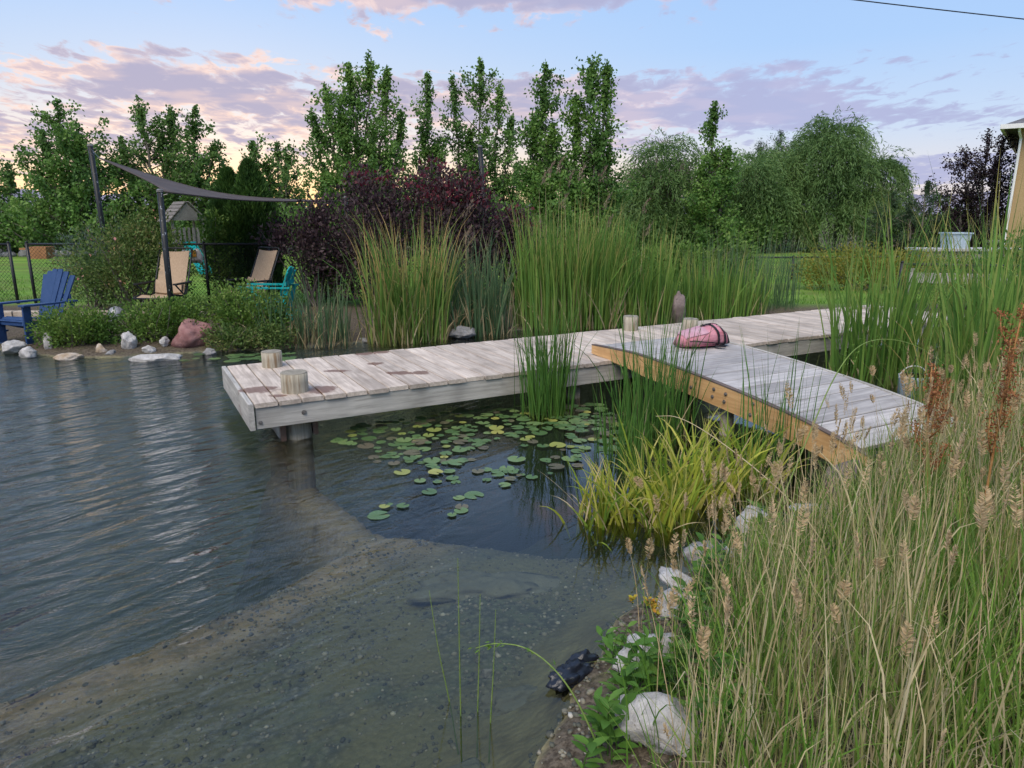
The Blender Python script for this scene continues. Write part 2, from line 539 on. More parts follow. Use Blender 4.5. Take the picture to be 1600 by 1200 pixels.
def ground_fn(t):
    P = t.pos()
    lawn = t.attr('lawn'); deep = t.attr('deep'); edge = t.attr('edge'); dist = t.attr('shore')
    n1 = t.noise(P, 6, 6, 0.65); n2 = t.noise(P, 38, 5, 0.7); n3 = t.noise(P, 0.6, 3)
    vor = t.n('ShaderNodeTexVoronoi'); t.put(vor.inputs['Vector'], t.mapping(P, (1, 1, 0.3))); vor.inputs['Scale'].default_value = 26
    # dry land soil and mulch
    soil = t.mix(t.rng(n2, 0.35, 0.65), (0.045, 0.034, 0.024), (0.145, 0.118, 0.088))
    soil = t.mix(t.rng(n1, 0.5, 0.7, 0, 0.6), soil, (0.10, 0.10, 0.045))
    grass = t.mix(t.rng(n2, 0.3, 0.7), (0.075, 0.16, 0.02), (0.15, 0.27, 0.04))
    grass = t.mix(t.rng(n3, 0.42, 0.62, 0, 0.6), grass, (0.13, 0.15, 0.04))
    grass = t.mix(t.rng(t.noise(t.mapping(P, (0.3, 1.4, 1)), 0.9, 3), 0.45, 0.7, 0, 0.55), grass, (0.24, 0.38, 0.06))
    land = t.mix(lawn, soil, grass)
    # pond floor: pebbly gravel under algae, brown silt on the shelf edge, dark silt with the water's murk painted in over the deep part
    grav = t.mix(t.rng(vor.outputs['Distance'], 0.05, 0.6), (0.20, 0.20, 0.165), (0.065, 0.072, 0.058))
    grav = t.mix(t.rng(n2, 0.55, 0.72), grav, (0.30, 0.285, 0.24))
    grav = t.mix(t.rng(n1, 0.42, 0.62, 0, 0.75), grav, (0.14, 0.16, 0.10))
    n0 = t.noise(P, 1.6, 4, 0.6)
    grav = t.mix(t.rng(n0, 0.36, 0.56, 0.1, 0.9), grav, t.mix(n2, (0.10, 0.10, 0.05), (0.24, 0.225, 0.13)))
    silt = t.mix(t.rng(n1, 0.3, 0.7), (0.24, 0.17, 0.095), (0.38, 0.295, 0.185))
    bed = t.mix(t.math('MULTIPLY', edge, t.rng(n1, 0.25, 0.5)), grav, silt)
    bed = t.mix(t.rng(dist, -0.62, -0.12, 0.0, 0.92), bed, t.mix(t.rng(n1, 0.3, 0.7), (0.15, 0.125, 0.06), (0.29, 0.26, 0.145)))
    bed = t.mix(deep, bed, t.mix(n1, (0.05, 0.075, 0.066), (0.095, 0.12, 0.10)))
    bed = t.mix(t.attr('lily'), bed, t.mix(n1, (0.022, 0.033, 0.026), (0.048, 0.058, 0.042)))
    z = t.xyz(P)[2]
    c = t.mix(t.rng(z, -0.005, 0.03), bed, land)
    wet = t.rng(z, 0.0, 0.06)
    hgt = t.math('ADD', t.math('MULTIPLY', n2, 0.5), t.math('MULTIPLY', vor.outputs['Distance'], -0.6))
    return t.principled(c, t.rng(wet, 0, 1, 0.55, 0.95), t.bump(hgt, 0.55, 0.03), 0, 0.2)
M['ground'] = material('ground', ground_fn)
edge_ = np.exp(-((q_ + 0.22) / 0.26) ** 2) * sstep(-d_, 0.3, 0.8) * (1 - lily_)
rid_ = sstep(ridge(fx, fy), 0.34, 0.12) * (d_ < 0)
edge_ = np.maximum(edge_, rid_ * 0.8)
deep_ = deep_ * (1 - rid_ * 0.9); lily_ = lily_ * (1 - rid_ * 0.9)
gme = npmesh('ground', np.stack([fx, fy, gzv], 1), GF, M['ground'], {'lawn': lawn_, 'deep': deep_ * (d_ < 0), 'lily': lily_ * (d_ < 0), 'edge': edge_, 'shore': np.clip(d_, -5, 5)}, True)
tag(put('ground', gme), kind='structure')

def water_fn(t):
    P = t.pos()
    x, y, z = t.xyz(P)
    # wind ripples on the open side, calmer under the dock and along the near shelf
    open_ = t.rng(t.math('ADD', t.math('MULTIPLY', x, -1.0), t.math('MULTIPLY', y, 0.15)), 0.45, 2.6, 0.012, 1.0)
    rp = t.mapping(P, (1, 1, 1), (0, 0, R(-50)))
    rq = t.mapping(P, (1, 1, 1), (0, 0, R(-28)))
    big = t.noise(t.mapping(rp, (0.9, 2.6, 1)), 1.7, 2, 0.5, 0.6)
    mid = t.noise(t.mapping(rq, (2.4, 5.6, 1)), 2.2, 4, 0.55, 0.7)
    sm = t.noise(t.mapping(rq, (1, 1.7, 1)), 17, 3, 0.55)
    h = t.math('ADD', t.math('MULTIPLY', big, 0.085), t.math('ADD', t.math('MULTIPLY', mid, 0.026), t.math('MULTIPLY', sm, 0.0055)))
    h = t.math('MULTIPLY', h, open_)
    bn = t.bump(h, 1.0, 1.0)
    fr = t.n('ShaderNodeFresnel'); fr.inputs['IOR'].default_value = 1.48; t.put(fr.inputs['Normal'], bn)
    gl = t.n('ShaderNodeBsdfGlossy'); gl.inputs['Roughness'].default_value = 0.03; gl.inputs['Color'].default_value = (1, 1, 1, 1); t.put(gl.inputs['Normal'], bn)
    tr = t.n('ShaderNodeBsdfRefraction'); tr.inputs['Color'].default_value = (0.92, 0.94, 0.88, 1); tr.inputs['IOR'].default_value = 1.33; tr.inputs['Roughness'].default_value = 0.0; t.put(tr.inputs['Normal'], bn)
    # calm shallows: no visible bending of what lies below
    st = t.n('ShaderNodeBsdfTransparent'); st.inputs[0].default_value = (0.78, 0.83, 0.73, 1)
    calm = t.rng(t.math('ADD', t.math('MULTIPLY', x, -1.0), t.math('MULTIPLY', y, 0.15)), 2.0, 3.3, 1.0, 0.0)
    un = t.n('ShaderNodeMixShader'); t.put(un.inputs[0], calm)
    t.nt.links.new(tr.outputs[0], un.inputs[1]); t.nt.links.new(st.outputs[0], un.inputs[2])
    mx = t.n('ShaderNodeMixShader')
    t.put(mx.inputs[0], fr.outputs[0])
    t.nt.links.new(un.outputs[0], mx.inputs[1]); t.nt.links.new(gl.outputs[0], mx.inputs[2])
    return mx.outputs[0]
M['water'] = material('water', water_fn)
wb = MB(); wb.add([(-16.5, -2, 0), (9, -2, 0), (9, 14.2, 0), (-16.5, 14.2, 0)], [(0, 1, 2, 3)])
tag(wb.build('pond_water', M['water']), kind='structure')

# pebbles on the shallow shelf and the bank
def pebbles(name, label, pts, smin, smax, mat, sub=1):
    bm = bmesh.new(); bmesh.ops.create_icosphere(bm, subdivisions=sub, radius=1)
    sv = np.array([v.co[:] for v in bm.verts]); sf = np.array([[v.index for v in f.verts] for f in bm.faces]); bm.free()
    N = len(pts)
    s = rng.uniform(smin, smax, N) * rng.uniform(0.6, 1.0, N) ** 2
    sc = np.stack([s, s * rng.uniform(0.6, 1, N), s * rng.uniform(0.35, 0.7, N)], 1)
    a = rng.uniform(0, 6.28, N); ca, sa = np.cos(a), np.sin(a)
    Q = sv[None] * sc[:, None, :] * (1 + 0.18 * rng.normal(size=(N, len(sv), 1)))
    V = np.stack([Q[..., 0] * ca[:, None] - Q[..., 1] * sa[:, None], Q[..., 0] * sa[:, None] + Q[..., 1] * ca[:, None], Q[..., 2]], -1) + pts[:, None, :]
    F = (sf[None] + (np.arange(N) * len(sv))[:, None, None]).reshape(-1, 3)
    me = npmesh(name, V.reshape(-1, 3), F, mat, {'r': np.repeat(rng.random(N), len(sv))}, True)
    return tag(put(name, me), label, 'pebbles', kind='stuff')
M['pebble'] = material('pebble', lambda t: t.principled(t.ramp(t.attr('r'), [(0, (0.05, 0.055, 0.045)), (0.35, (0.11, 0.11, 0.085)), (0.75, (0.20, 0.185, 0.14)), (0.94, (0.30, 0.28, 0.23)), (1, (0.46, 0.44, 0.39))]), 0.7, t.bump(t.noise(t.pos(), 60, 3), 0.3, 0.005)))
px_ = rng.uniform(-3.2, 1.2, 15000); py_ = rng.uniform(1.3, 5.0, 15000)
dd, qq, de, li = zones(px_, py_)
k = (dd < 0.25) & (qq < 0.1) & (li < 0.5) & (rng.random(15000) < 0.25 + 0.9 * sstep(vnoise(px_, py_, 1.8, 21), -0.2, 0.25)) & ((dd < -0.45) | (dd > -0.06))
px_, py_ = px_[k], py_[k]
pebbles('pond_pebbles', 'grey pebbles strewn over the shallow pond floor', np.stack([px_, py_, gz(px_, py_) + 0.002], 1), 0.005, 0.022, M['pebble'])

# ------------------------------------------------------------------ distant mountain
mp = []
for i in range(60):
    x = -2600 + i * 120
    hgt = 60 + 45 * math.sin(i * 0.21 + 0.6) + 22 * math.sin(i * 0.63 + 1) + 10 * math.sin(i * 1.7) + 55 * math.exp(-((x - 430) / 260) ** 2)
    mp.append((x, max(25, hgt)))
mv, mf = [], []
rows = 7
for i, (x, hgt) in enumerate(mp):
    for j in range(rows):
        s = j / (rows - 1)
        prof = math.sin(s * math.pi) ** 0.8
        mv.append((x + 60 * math.sin(j * 2.1 + i), 2500 + s * 1400, hgt * 1.0 * prof * (1 + 0.18 * math.sin(i * 2.3 + j * 1.9)) - 3))
for i in range(len(mp) - 1):
    for j in range(rows - 1):
        a = i * rows + j
        mf.append((a, a + rows, a + rows + 1, a + 1))
M['mountain'] = plain('mountain', (0.20, 0.19, 0.25), (0.30, 0.27, 0.32), 0.006, 0.95, 0.0)
tag(put('mountain', npmesh('mountain', mv, mf, M['mountain'], None, True)), kind='structure')

# ------------------------------------------------------------------ dock
DA = R(28.8)
D0 = Vector((-2.13, 5.43, 0))
DZ = 0.41
STAIN = [(-2.22, 5.93, 0.17, 0.13), (-1.66, 5.93, 0.15, 0.15), (-1.47, 7.66, 0.12, 0.12), (-1.62, 7.54, 0.10, 0.09), (-1.06, 6.58, 0.17, 0.09), (-0.90, 6.60, 0.11, 0.09),
         (-1.72, 6.68, 0.13, 0.06), (-1.40, 7.02, 0.09, 0.07), (-1.98, 5.72, 0.09, 0.05), (-1.62, 5.42, 0.12, 0.06)]
M['deck'] = wood('deck_timber', (0.39, 0.32, 0.265), (0.63, 0.54, 0.46), 1, STAIN, 0.34)
M['deck_end'] = wood('deck_rim_timber', (0.50, 0.48, 0.46), (0.64, 0.62, 0.60), 0, None, 0.1)
M['deck_end_y'] = wood('deck_end_timber', (0.33, 0.31, 0.28), (0.54, 0.51, 0.465), 1, STAIN, 0.12)
M['ramp_deck'] = wood('ramp_timber', (0.32, 0.30, 0.295), (0.50, 0.475, 0.46), 0, None, 0.3)
M['cedar'] = wood('cedar_timber', (0.54, 0.30, 0.125), (0.72, 0.45, 0.21), 1, None, 0.0, 0.6)
M['dark_wood'] = wood('dark_weathered_timber', (0.10, 0.075, 0.065), (0.19, 0.145, 0.125), 1, None, 0.1)
M['bolt'] = plain('bolt_metal', (0.16, 0.14, 0.13), (0.34, 0.32, 0.30), 40, 0.5, 0.1, metal=0.7)
M['post'] = material('post_timber', lambda t: (lambda o, g: t.principled(t.mix(t.rng(t.noise(t.mapping(o, (9, 9, 1.1)), 2.0, 5, 0.65), 0.52, 0.68, 0, 0.75), t.mix(t.rng(g, 0.3, 0.7), (0.24, 0.21, 0.16), (0.46, 0.415, 0.33)), (0.19, 0.11, 0.045)), 0.8, t.bump(g, 0.5, 0.008)))(t.obj(), t.noise(t.mapping(t.obj(), (22, 22, 1.4)), 1.6, 6, 0.65)))
M['post_top'] = material('post_end_grain', lambda t: (lambda o: (lambda r: t.principled(t.mix(t.rng(t.noise(o, 14, 4), 0.35, 0.65, 0, 0.6), t.mix(t.math('FRACT', t.math('MULTIPLY', r, 60.0)), (0.36, 0.33, 0.27), (0.25, 0.22, 0.17)), (0.15, 0.13, 0.10)), 0.85))(t.vmath('LENGTH', t.vmath('MULTIPLY', o, (1, 1, 0)))))(t.obj()))

dock = thing('dock', 'long weathered plank dock with round posts reaching out over the pond', 'dock', D0, DA)
LEN, WID, BP = 10.26, 1.66, 0.19
board_me = [MB().cbox((0.180, WID + e, 0.038), 0.006).mesh('board', M['deck']) for e in (0, 0.006, -0.008, 0.012)]
nb = int(LEN / BP)
for i in range(nb):
    o = put('board', board_me[(i * 7) % 4], dock, (BP * (i + 0.5) + 0.045, WID / 2 + random.uniform(-0.008, 0.004), DZ - 0.019 + random.uniform(-0.0025, 0.002)))
    o.rotation_euler = (random.uniform(-0.0015, 0.0015), random.uniform(-0.008, 0.008), random.uniform(-0.002, 0.002))
# rim joists under the boards and the face board that closes the pond end
MB().cbox((0.04, LEN - 0.03, 0.185), 0.004).build('rim_joist', M['deck_end_y'], dock, (LEN / 2 + 0.04, 0.034, DZ - 0.1335), (0, 0, R(-90)))
MB().cbox((0.04, LEN - 0.03, 0.185), 0.004).build('rim_joist', M['deck_end_y'], dock, (LEN / 2 + 0.04, WID - 0.034, DZ - 0.1335), (0, 0, R(-90)))
MB().cbox((0.042, WID + 0.014, 0.224), 0.005).build('end_board', M['deck_end_y'], dock, (0.019, WID / 2, DZ - 0.113))
for x in (1.6, 3.2, 4.8, 6.4, 8.0, 9.6):
    MB().cbox((0.04, WID - 0.12, 0.18), 0.004).build('cross_joist', M['deck_end_y'], dock, (x, WID / 2, DZ - 0.136))
MB().cbox((0.04, LEN - 0.2, 0.18), 0.004).build('joist', M['deck_end_y'], dock, (LEN / 2 + 0.04, WID / 2 + 0.25, DZ - 0.139), (0, 0, R(-90)))
PR = 0.1
def dock_post(x, y, top, r=PR, foot=-1.2):
    m = MB()
    zz = [foot, -0.2, 0.15, DZ + top * 0.5, DZ + top - 0.006]
    m.tube([(0, 0, z) for z in zz] , [r * 1.03, r * 1.02, r, r * 0.99, r * 0.985], 22, True)
    o = m.build('post', M['post'], dock, (x, y, 0), (0, 0, random.uniform(0, 6)), True)
    c = MB(); c.tube([(0, 0, DZ + top - 0.006), (0, 0, DZ + top), (0, 0, DZ + top + 0.001)], [r * 0.983, r * 0.955, r * 0.02], 22, True)
    c.build('end_grain', M['post_top'], o, (0, 0, 0))
    return o
for (x, y, tp) in [(0.43, 0.27, 0.17), (0.45, 1.42, 0.155), (5.05, 1.50, 0.185), (5.50, 0.86, 0.20), (9.7, 1.45, 0.03)]:
    dock_post(x, y, tp, 0.115 if (x, y) == (0.43, 0.27) else PR)
for (x, y) in [(3.3, 0.24), (6.6, 0.24), (9.6, 0.24)]:
    MB().tube([(0, 0, -1.1), (0, 0, DZ - 0.05)], 0.085, 16).build('pile', M['post'], dock, (x, y, 0), smooth=True)
for x in (0.43 - 0.145, 0.43 + 0.142):   # paired cross beams clamped on the end piles
    MB().cbox((0.045, WID - 0.12, 0.185), 0.005).build('cross_beam', M['deck_end_y'], dock, (x, WID / 2 + 0.10 + (0.06 if x > 0.43 else 0), 0.098))
def bolt(parent, loc, rot, r=0.016):
    m = MB(); m.tube([(0, 0, 0), (0, 0, 0.004)], r, 12); m.tube([(0, 0, 0.004), (0, 0, 0.014)], r * 0.6, 6)
    return m.build('bolt', M['bolt'], parent, loc, rot)
for x in (0.085, 0.44):
    bolt(dock, (x, 0.014, DZ - 0.14 - (0.03 if x < 0.2 else -0.01)), (R(90), 0, 0), 0.017 if x < 0.2 else 0.022)

# ------------------------------------------------------------------ arched ramp
RU, RW = 3.62, 1.38
RV = [0.36, -0.35, -1.1, -1.6, -2.0, -2.4, -2.7, -2.95]
RZ = [0.515, 0.548, 0.510, 0.470, 0.430, 0.380, 0.325, 0.265]
def rz(v):
    return float(np.interp(-v, [-a for a in RV], RZ))
fine = np.linspace(RV[0], RV[-1], 46)
zs = np.array([rz(v) for v in fine])
for _ in range(6):
    zs[1:-1] = 0.25 * zs[:-2] + 0.5 * zs[1:-1] + 0.25 * zs[2:]
rzs = lambda v: float(np.interp(-v, -fine, zs))
r0 = D0 + Vector((math.cos(DA), math.sin(DA), 0)) * RU
ramp = thing('ramp_bridge', 'grey plank ramp with an arched orange timber side running from dock to bank', 'ramp', r0, DA)
rb = [MB().cbox((0.19, RW - 0.05, 0.036), 0.005).mesh('board', M['ramp_deck']) for _ in range(1)]
rb2 = MB().cbox((0.195, RW - 0.05 + 0.03, 0.036), 0.005)
# boards run across the ramp: plank axis y turned to local x
rbm = MB(); 
rbm.cbox((0.190, RW - 0.06, 0.036), 0.005, rot=Matrix.Rotation(R(90), 3, 'Z'))
rbm = rbm.mesh('board', M['ramp_deck'])
v = RV[0] - 0.10
i = 0
while v > RV[-1] + 0.08:
    z = rzs(v); sl = math.atan2(rzs(v + 0.05) - rzs(v - 0.05), 0.10)
    put('board', rbm, ramp, (0.045 + (RW - 0.06) / 2 + random.uniform(-0.004, 0.006), v, z - 0.026), (sl, random.uniform(-0.003, 0.003), random.uniform(-0.002, 0.002)))
    v -= 0.2 * math.cos(sl) + 0.0015
    i += 1
def stringer(name, x0, x1, mat, dark):
    top = [(a, rzs(a)) for a in fine]
    bot = []
    for a in fine[::-1]:
        t = (RV[0] - a)
        dep = 0.09 + 0.105 * min(1, t / 0.9)
        if a > 0: dep = min(dep, rzs(a) - DZ - 0.004)
        bot.append((a, rzs(a) - dep))
    n = len(fine)
    m = MB()
    vs = [(x0, a, z) for a, z in top] + [(x0, a, z) for a, z in bot[::-1]] + [(x1, a, z) for a, z in top] + [(x1, a, z) for a, z in bot[::-1]]
    fs = []
    for k in range(n - 1):
        fs += [(k, k + 1, n + k + 1, n + k), (2 * n + k, 3 * n + k, 3 * n + k + 1, 2 * n + k + 1), (k, 2 * n + k, 2 * n + k + 1, k + 1), (n + k, n + k + 1, 3 * n + k + 1, 3 * n + k)]
    fs += [(0, n, 3 * n, 2 * n), (n - 1, 3 * n - 1, 4 * n - 1, 2 * n - 1)]
    m.add(vs, fs)
    o = m.build(name, mat, ramp)
    e = MB()
    vs = [(x0 - 0.003, a, z + 0.0015) for a, z in top] + [(x1 + 0.003, a, z + 0.0015) for a, z in top] + [(x0 - 0.003, a, z + 0.012) for a, z in top] + [(x1 + 0.003, a, z + 0.012) for a, z in top]
    fs = []
    for k in range(n - 1):
        fs += [(k, n + k, n + k + 1, k + 1), (2 * n + k, 2 * n + k + 1, 3 * n + k + 1, 3 * n + k), (k, k + 1, 2 * n + k + 1, 2 * n + k), (n + k, 3 * n + k, 3 * n + k + 1, n + k + 1)]
    fs += [(0, 2 * n, 3 * n, n), (n - 1, 2 * n - 1, 4 * n - 1, 3 * n - 1)]
    e.add(vs, fs); e.build('weathered_edge', dark, o)
    return o
stringer('stringer', 0.0, 0.042, M['cedar'], M['dark_wood'])['label'] = 'orange stained arched side beam'
for ch in list(stringer('stringer', RW - 0.055, RW - 0.015, M['deck_end_y'], M['dark_wood']).children):
    bpy.data.objects.remove(ch)
for a in (-1.48, -1.62):
    for dzz in (0.055, 0.125):
        bolt(ramp, (-0.001, a + (0.012 if dzz > .1 else 0), rzs(a) - dzz), (0, R(-90), 0), 0.017)
for a, dzz in ((-1.92, 0.04), (-1.9, 0.14), (-1.2, 0.12), (-2.7, 0.05)):
    bolt(ramp, (-0.001, a, rzs(a) - dzz), (0, R(-90), 0), 0.016)
for a in (-1.5, -2.75):
    for x in (0.16, RW - 0.2):
        MB().tube([(x, a, -0.9), (x, a, rzs(a) - 0.06)], 0.06, 12).build('pile', M['post'], ramp, smooth=True)
MB().cbox((0.04, RW - 0.1, 0.15), 0.004, rot=Matrix.Rotation(R(90), 3, 'Z')).build('cross_beam', M['dark_wood'], ramp, (RW / 2, -1.5, rzs(-1.5) - 0.14))

# ------------------------------------------------------------------ backpack lying where ramp meets dock
M['pink_cloth'] = material('pink_cloth', lambda t: (lambda n, f: t.principled(t.mix(t.rng(n, 0.3, 0.7), (0.48, 0.17, 0.215), (0.60, 0.27, 0.32)), 0.85, t.bump(f, 0.8, 0.03)))(t.noise(t.obj(), 9, 4), t.noise(t.mapping(t.obj(), (3, 6, 6)), 2.2, 4, 0.55, 0.8)))
M['pale_pink'] = plain('pale_pink_cloth', (0.46, 0.24, 0.30), (0.56, 0.34, 0.39), 12, 0.85, 0.3)
M['black_cloth'] = plain('black_cloth', (0.012, 0.012, 0.016), (0.035, 0.033, 0.04), 30, 0.8, 0.3)
bpk = thing('backpack', 'pink backpack with black straps lying on its side on the planks', 'backpack', (2.02, 7.33, 0.548), R(28.8 - 6))
bpk.scale = (0.92, 0.95, 0.80)
def pack_sec(s):
    # along x from -0.31 (open end) to 0.31 (dark base): half width, height
    hw = np.interp(s, [-0.31, -0.24, -0.1, 0.1, 0.2, 0.28, 0.315], [0.10, 0.155, 0.18, 0.175, 0.17, 0.135, 0.06])
    hh = np.interp(s, [-0.31, -0.24, -0.1, 0.06, 0.16, 0.26, 0.315], [0.13, 0.185, 0.215, 0.255, 0.27, 0.20, 0.07])
    return float(hw), float(hh)
def pack_pt(s, a, off=0.0):
    hw, hh = pack_sec(s)
    ca, sa = math.cos(a), math.sin(a)
    e = 0.72
    x = math.copysign(abs(ca) ** e, ca) * (hw + off)
    z = hh / 2 + math.copysign(abs(sa) ** e, sa) * (hh / 2 + off)
    wr = 0.010 * mnoise.noise(Vector((s * 9, a * 1.6, 3.3))) + 0.005 * mnoise.noise(Vector((s * 26, a * 4, 1.3)))
    return Vector((s + (0.02 * math.sin(a * 2)), x * (1 + wr * 4), max(0.002, z * (1 + wr * 3)) ))
def pack_skin(s0, s1, n, off, mat, name, a0=0, a1=2 * math.pi, na=30):
    m = MB(); vs = []; fs = []
    S = np.linspace(s0, s1, n); closed = abs(a1 - a0 - 2 * math.pi) < 1e-6
    A = np.linspace(a0, a1, na, endpoint=not closed)
    for s in S:
        for a in A: vs.append(pack_pt(s, a, off))
    w_ = len(A)
    for i in range(n - 1):
        for j in range(w_ - (0 if closed else 1)):
            fs.append((i * w_ + j, i * w_ + (j + 1) % w_, (i + 1) * w_ + (j + 1) % w_, (i + 1) * w_ + j))
    if closed:
        fs.append(tuple(range(w_))); fs.append(tuple(range(n * w_ - 1, (n - 1) * w_ - 1, -1)))
    m.add(vs, fs)
    return m.build(name, mat, bpk, smooth=True)
pack_skin(-0.31, 0.245, 26, 0.0, M['pink_cloth'], 'body')
pack_skin(0.235, 0.315, 8, 0.002, M['black_cloth'], 'base')
pack_skin(-0.29, -0.02, 12, 0.010, M['pale_pink'], 'flap', R(30), R(150), 12)
pack_skin(0.075, 0.105, 3, 0.011, M['black_cloth'], 'strap', R(-70), R(250), 26)
pack_skin(0.165, 0.195, 3, 0.011, M['black_cloth'], 'strap', R(-70), R(250), 26)
zp = MB(); zp.tube([pack_pt(s, R(200 + 24 * math.sin(s * 5)), 0.006) for s in np.linspace(-0.27, 0.2, 14)], 0.006, 6); zp.build('zip', M['black_cloth'], bpk)
zp = MB(); zp.tube([pack_pt(s, R(225 + 8 * math.sin(s * 9)), 0.006) for s in np.linspace(-0.2, 0.12, 10)], 0.008, 6); zp.build('seam', plain('dark_pink', (0.40, 0.12, 0.17), (0.48, 0.17, 0.22), 9, 0.8), bpk)
tb = MB(); tb.beam((0.06, -0.17, 0.012), (0.15, -0.235, 0.012), 0.05, 0.014); tb.build('strap_tab', M['black_cloth'], bpk)
hd = MB(); hd.tube([pack_pt(0.0, R(80), 0.0), pack_pt(0.02, R(92), 0.022), pack_pt(0.08, R(95), 0.026), pack_pt(0.11, R(88), 0.006)], 0.011, 6); hd.build('handle', M['black_cloth'], bpk)

# ------------------------------------------------------------------ rocks
def rock(name, label, loc, size, mat, seed, rotz=0.0, cuts=13, sub=4, group=None, rough=0.12, category='rock'):
    bm = bmesh.new(); bmesh.ops.create_icosphere(bm, subdivisions=sub, radius=1)
    rs = random.Random(seed)
    pl = []
    for _ in range(cuts):
        n = Vector((rs.gauss(0, 1), rs.gauss(0, 1), rs.gauss(0, 1))).normalized()
        pl.append((n, rs.uniform(0.62, 0.9)))
    for v in bm.verts:
        p = v.co.copy()
        for n, dd in pl:
            e = p.dot(n) - dd
            if e > 0: p -= n * e * 0.92
        p *= 1 + rough * 1.4 * mnoise.noise(p * 1.6 + Vector((seed * 3.1, 0, 0))) + rough * 0.9 * mnoise.noise(p * 4.0 + Vector((0, seed * 1.7, 0))) + rough * 0.4 * mnoise.noise(p * 9.5 + Vector((0, seed * 1.7, 2)))
        v.co = Vector((p.x * size[0] / 2, p.y * size[1] / 2, p.z * size[2] / 2))
    zmin = min(v.co.z for v in bm.verts)
    for v in bm.verts: v.co.z -= zmin * 0.75
    me = bpy.data.meshes.new(name); bm.to_mesh(me); bm.free()
    for p in me.polygons: p.use_smooth = True
    me.materials.append(mat)
    o = put(name, me, None, loc, (0, 0, rotz))
    return tag(o, label, category, group)
def stone(name, c1, c2, c3, scale=5):
    def fn(t):
        o = t.obj()
        n = t.noise(o, scale, 6, 0.62); m = t.noise(o, scale * 3.5, 5, 0.7)
        c = t.mix(t.rng(n, 0.35, 0.65), c1, c2)
        c = t.mix(t.rng(m, 0.56, 0.70, 0, 0.8), c, c3)
        return t.principled(c, 0.8, t.bump(t.math('ADD', n, t.math('MULTIPLY', m, 0.5)), 0.7, 0.03))
    return material(name, fn)
M['white_stone'] = stone('white_stone', (0.36, 0.345, 0.33), (0.53, 0.51, 0.495), (0.20, 0.17, 0.145), 13)
M['grey_stone'] = stone('grey_stone', (0.20, 0.195, 0.19), (0.31, 0.30, 0.295), (0.11, 0.10, 0.09), 11)
M['pink_stone'] = stone('pink_stone', (0.21, 0.095, 0.09), (0.33, 0.18, 0.17), (0.12, 0.075, 0.09), 5)
M['tan_stone'] = stone('tan_stone', (0.34, 0.25, 0.16), (0.52, 0.46, 0.40), (0.20, 0.13, 0.08))
M['brown_stone'] = stone('brown_stone', (0.13, 0.10, 0.09), (0.24, 0.19, 0.18), (0.08, 0.06, 0.06))
W_, G_, T_ = M['white_stone'], M['grey_stone'], M['tan_stone']
near_rocks = [
    ('big white rock among weeds at the near water edge', (0.56, 2.52, 0.06), (0.34, 0.25, 0.20), W_, 0.3),
    ('white rock at the bottom edge below the big white one', (0.52, 2.08, 0.10), (0.30, 0.34, 0.20), W_, 1.2),
    ('low white rock beside orange and yellow ground leaves', (0.80, 2.98, 0.06), (0.27, 0.17, 0.13), W_, 0.5),
    ('flat white rock just behind the orange ground leaves', (0.83, 3.22, 0.06), (0.22, 0.16, 0.10), W_, 2.0),
    ('grey rock at the water edge next to yellow iris roots', (1.06, 3.48, 0.03), (0.26, 0.20, 0.16), G_, 0.1),
    ('upper of two white rocks stacked behind the grass heads', (1.40, 3.78, 0.10), (0.28, 0.20, 0.15), W_, 0.9),
    ('lower of two white rocks stacked behind the grass heads', (1.28, 3.52, 0.05), (0.22, 0.17, 0.14), W_, 1.9),
    ('small white rock peeping through the grass right of the iris', (1.78, 3.88, 0.12), (0.26, 0.18, 0.12), W_, 0.2),
    ('brown boulder in the shade under the orange ramp side', (2.30, 4.45, 0.02), (0.46, 0.34, 0.30), M['brown_stone'], 0.6),
]
for i, (lb, lc, sz, mt, rzv) in enumerate(near_rocks):
    rock('rock', lb, lc, sz, mt, 11 + i, rzv)
far_rocks = [
    ('white rock at far left below the cropped blue chair', (-7.0, 9.62, 0.0), (0.34, 0.28, 0.22), W_, 0.4),
    ('small pale rock half sunk at the left picture edge', (-7.25, 9.35, -0.05), (0.28, 0.2, 0.12), W_, 0.1),
    ('round white rock second from left on the far bank', (-6.62, 9.38, -0.03), (0.25, 0.22, 0.20), W_, 1.1),
    ('upright thin white rock beside the leftmost green bush', (-6.58, 9.75, 0.02), (0.14, 0.14, 0.30), W_, 0.2),
    ('tan and white rock in front of the leftmost green bush', (-6.02, 9.28, -0.06), (0.38, 0.28, 0.17), T_, 0.3),
    ('small brownish white rock under the leftmost green bush', (-5.72, 9.55, -0.02), (0.17, 0.16, 0.22), T_, 0.8),
    ('pointed white rock right of the leftmost green bush', (-5.42, 9.72, 0.0), (0.28, 0.22, 0.33), W_, 2.1),
    ('small grey rock in front of the pointed white rock', (-5.55, 9.48, -0.03), (0.18, 0.15, 0.14), G_, 1.4),
    ('white rock behind the long flat slab on the far bank', (-5.08, 9.58, 0.0), (0.20, 0.17, 0.15), W_, 0.5),
    ('square white rock against the middle green bush', (-4.98, 9.85, 0.05), (0.16, 0.14, 0.17), W_, 0.9),
    ('long flat pale slab lying in the water at far bank', (-4.78, 9.22, -0.05), (0.68, 0.32, 0.17), W_, 0.15),
    ('small dark grey stone right of the long flat slab', (-4.25, 9.62, -0.03), (0.22, 0.16, 0.13), G_, 0.5),
    ('flat grey stone at the foot of the tall cattails', (-2.22, 10.62, -0.02), (0.34, 0.22, 0.10), G_, 0.1),
    ('rounded grey stone touching the back edge of the dock', (-0.80, 10.95, 0.0), (0.46, 0.28, 0.22), G_, 0.2),
    ('dark stone among the reed stems left of the cattails', (-3.2, 10.4, 0.0), (0.34, 0.28, 0.30), M['brown_stone'], 0.7),
]
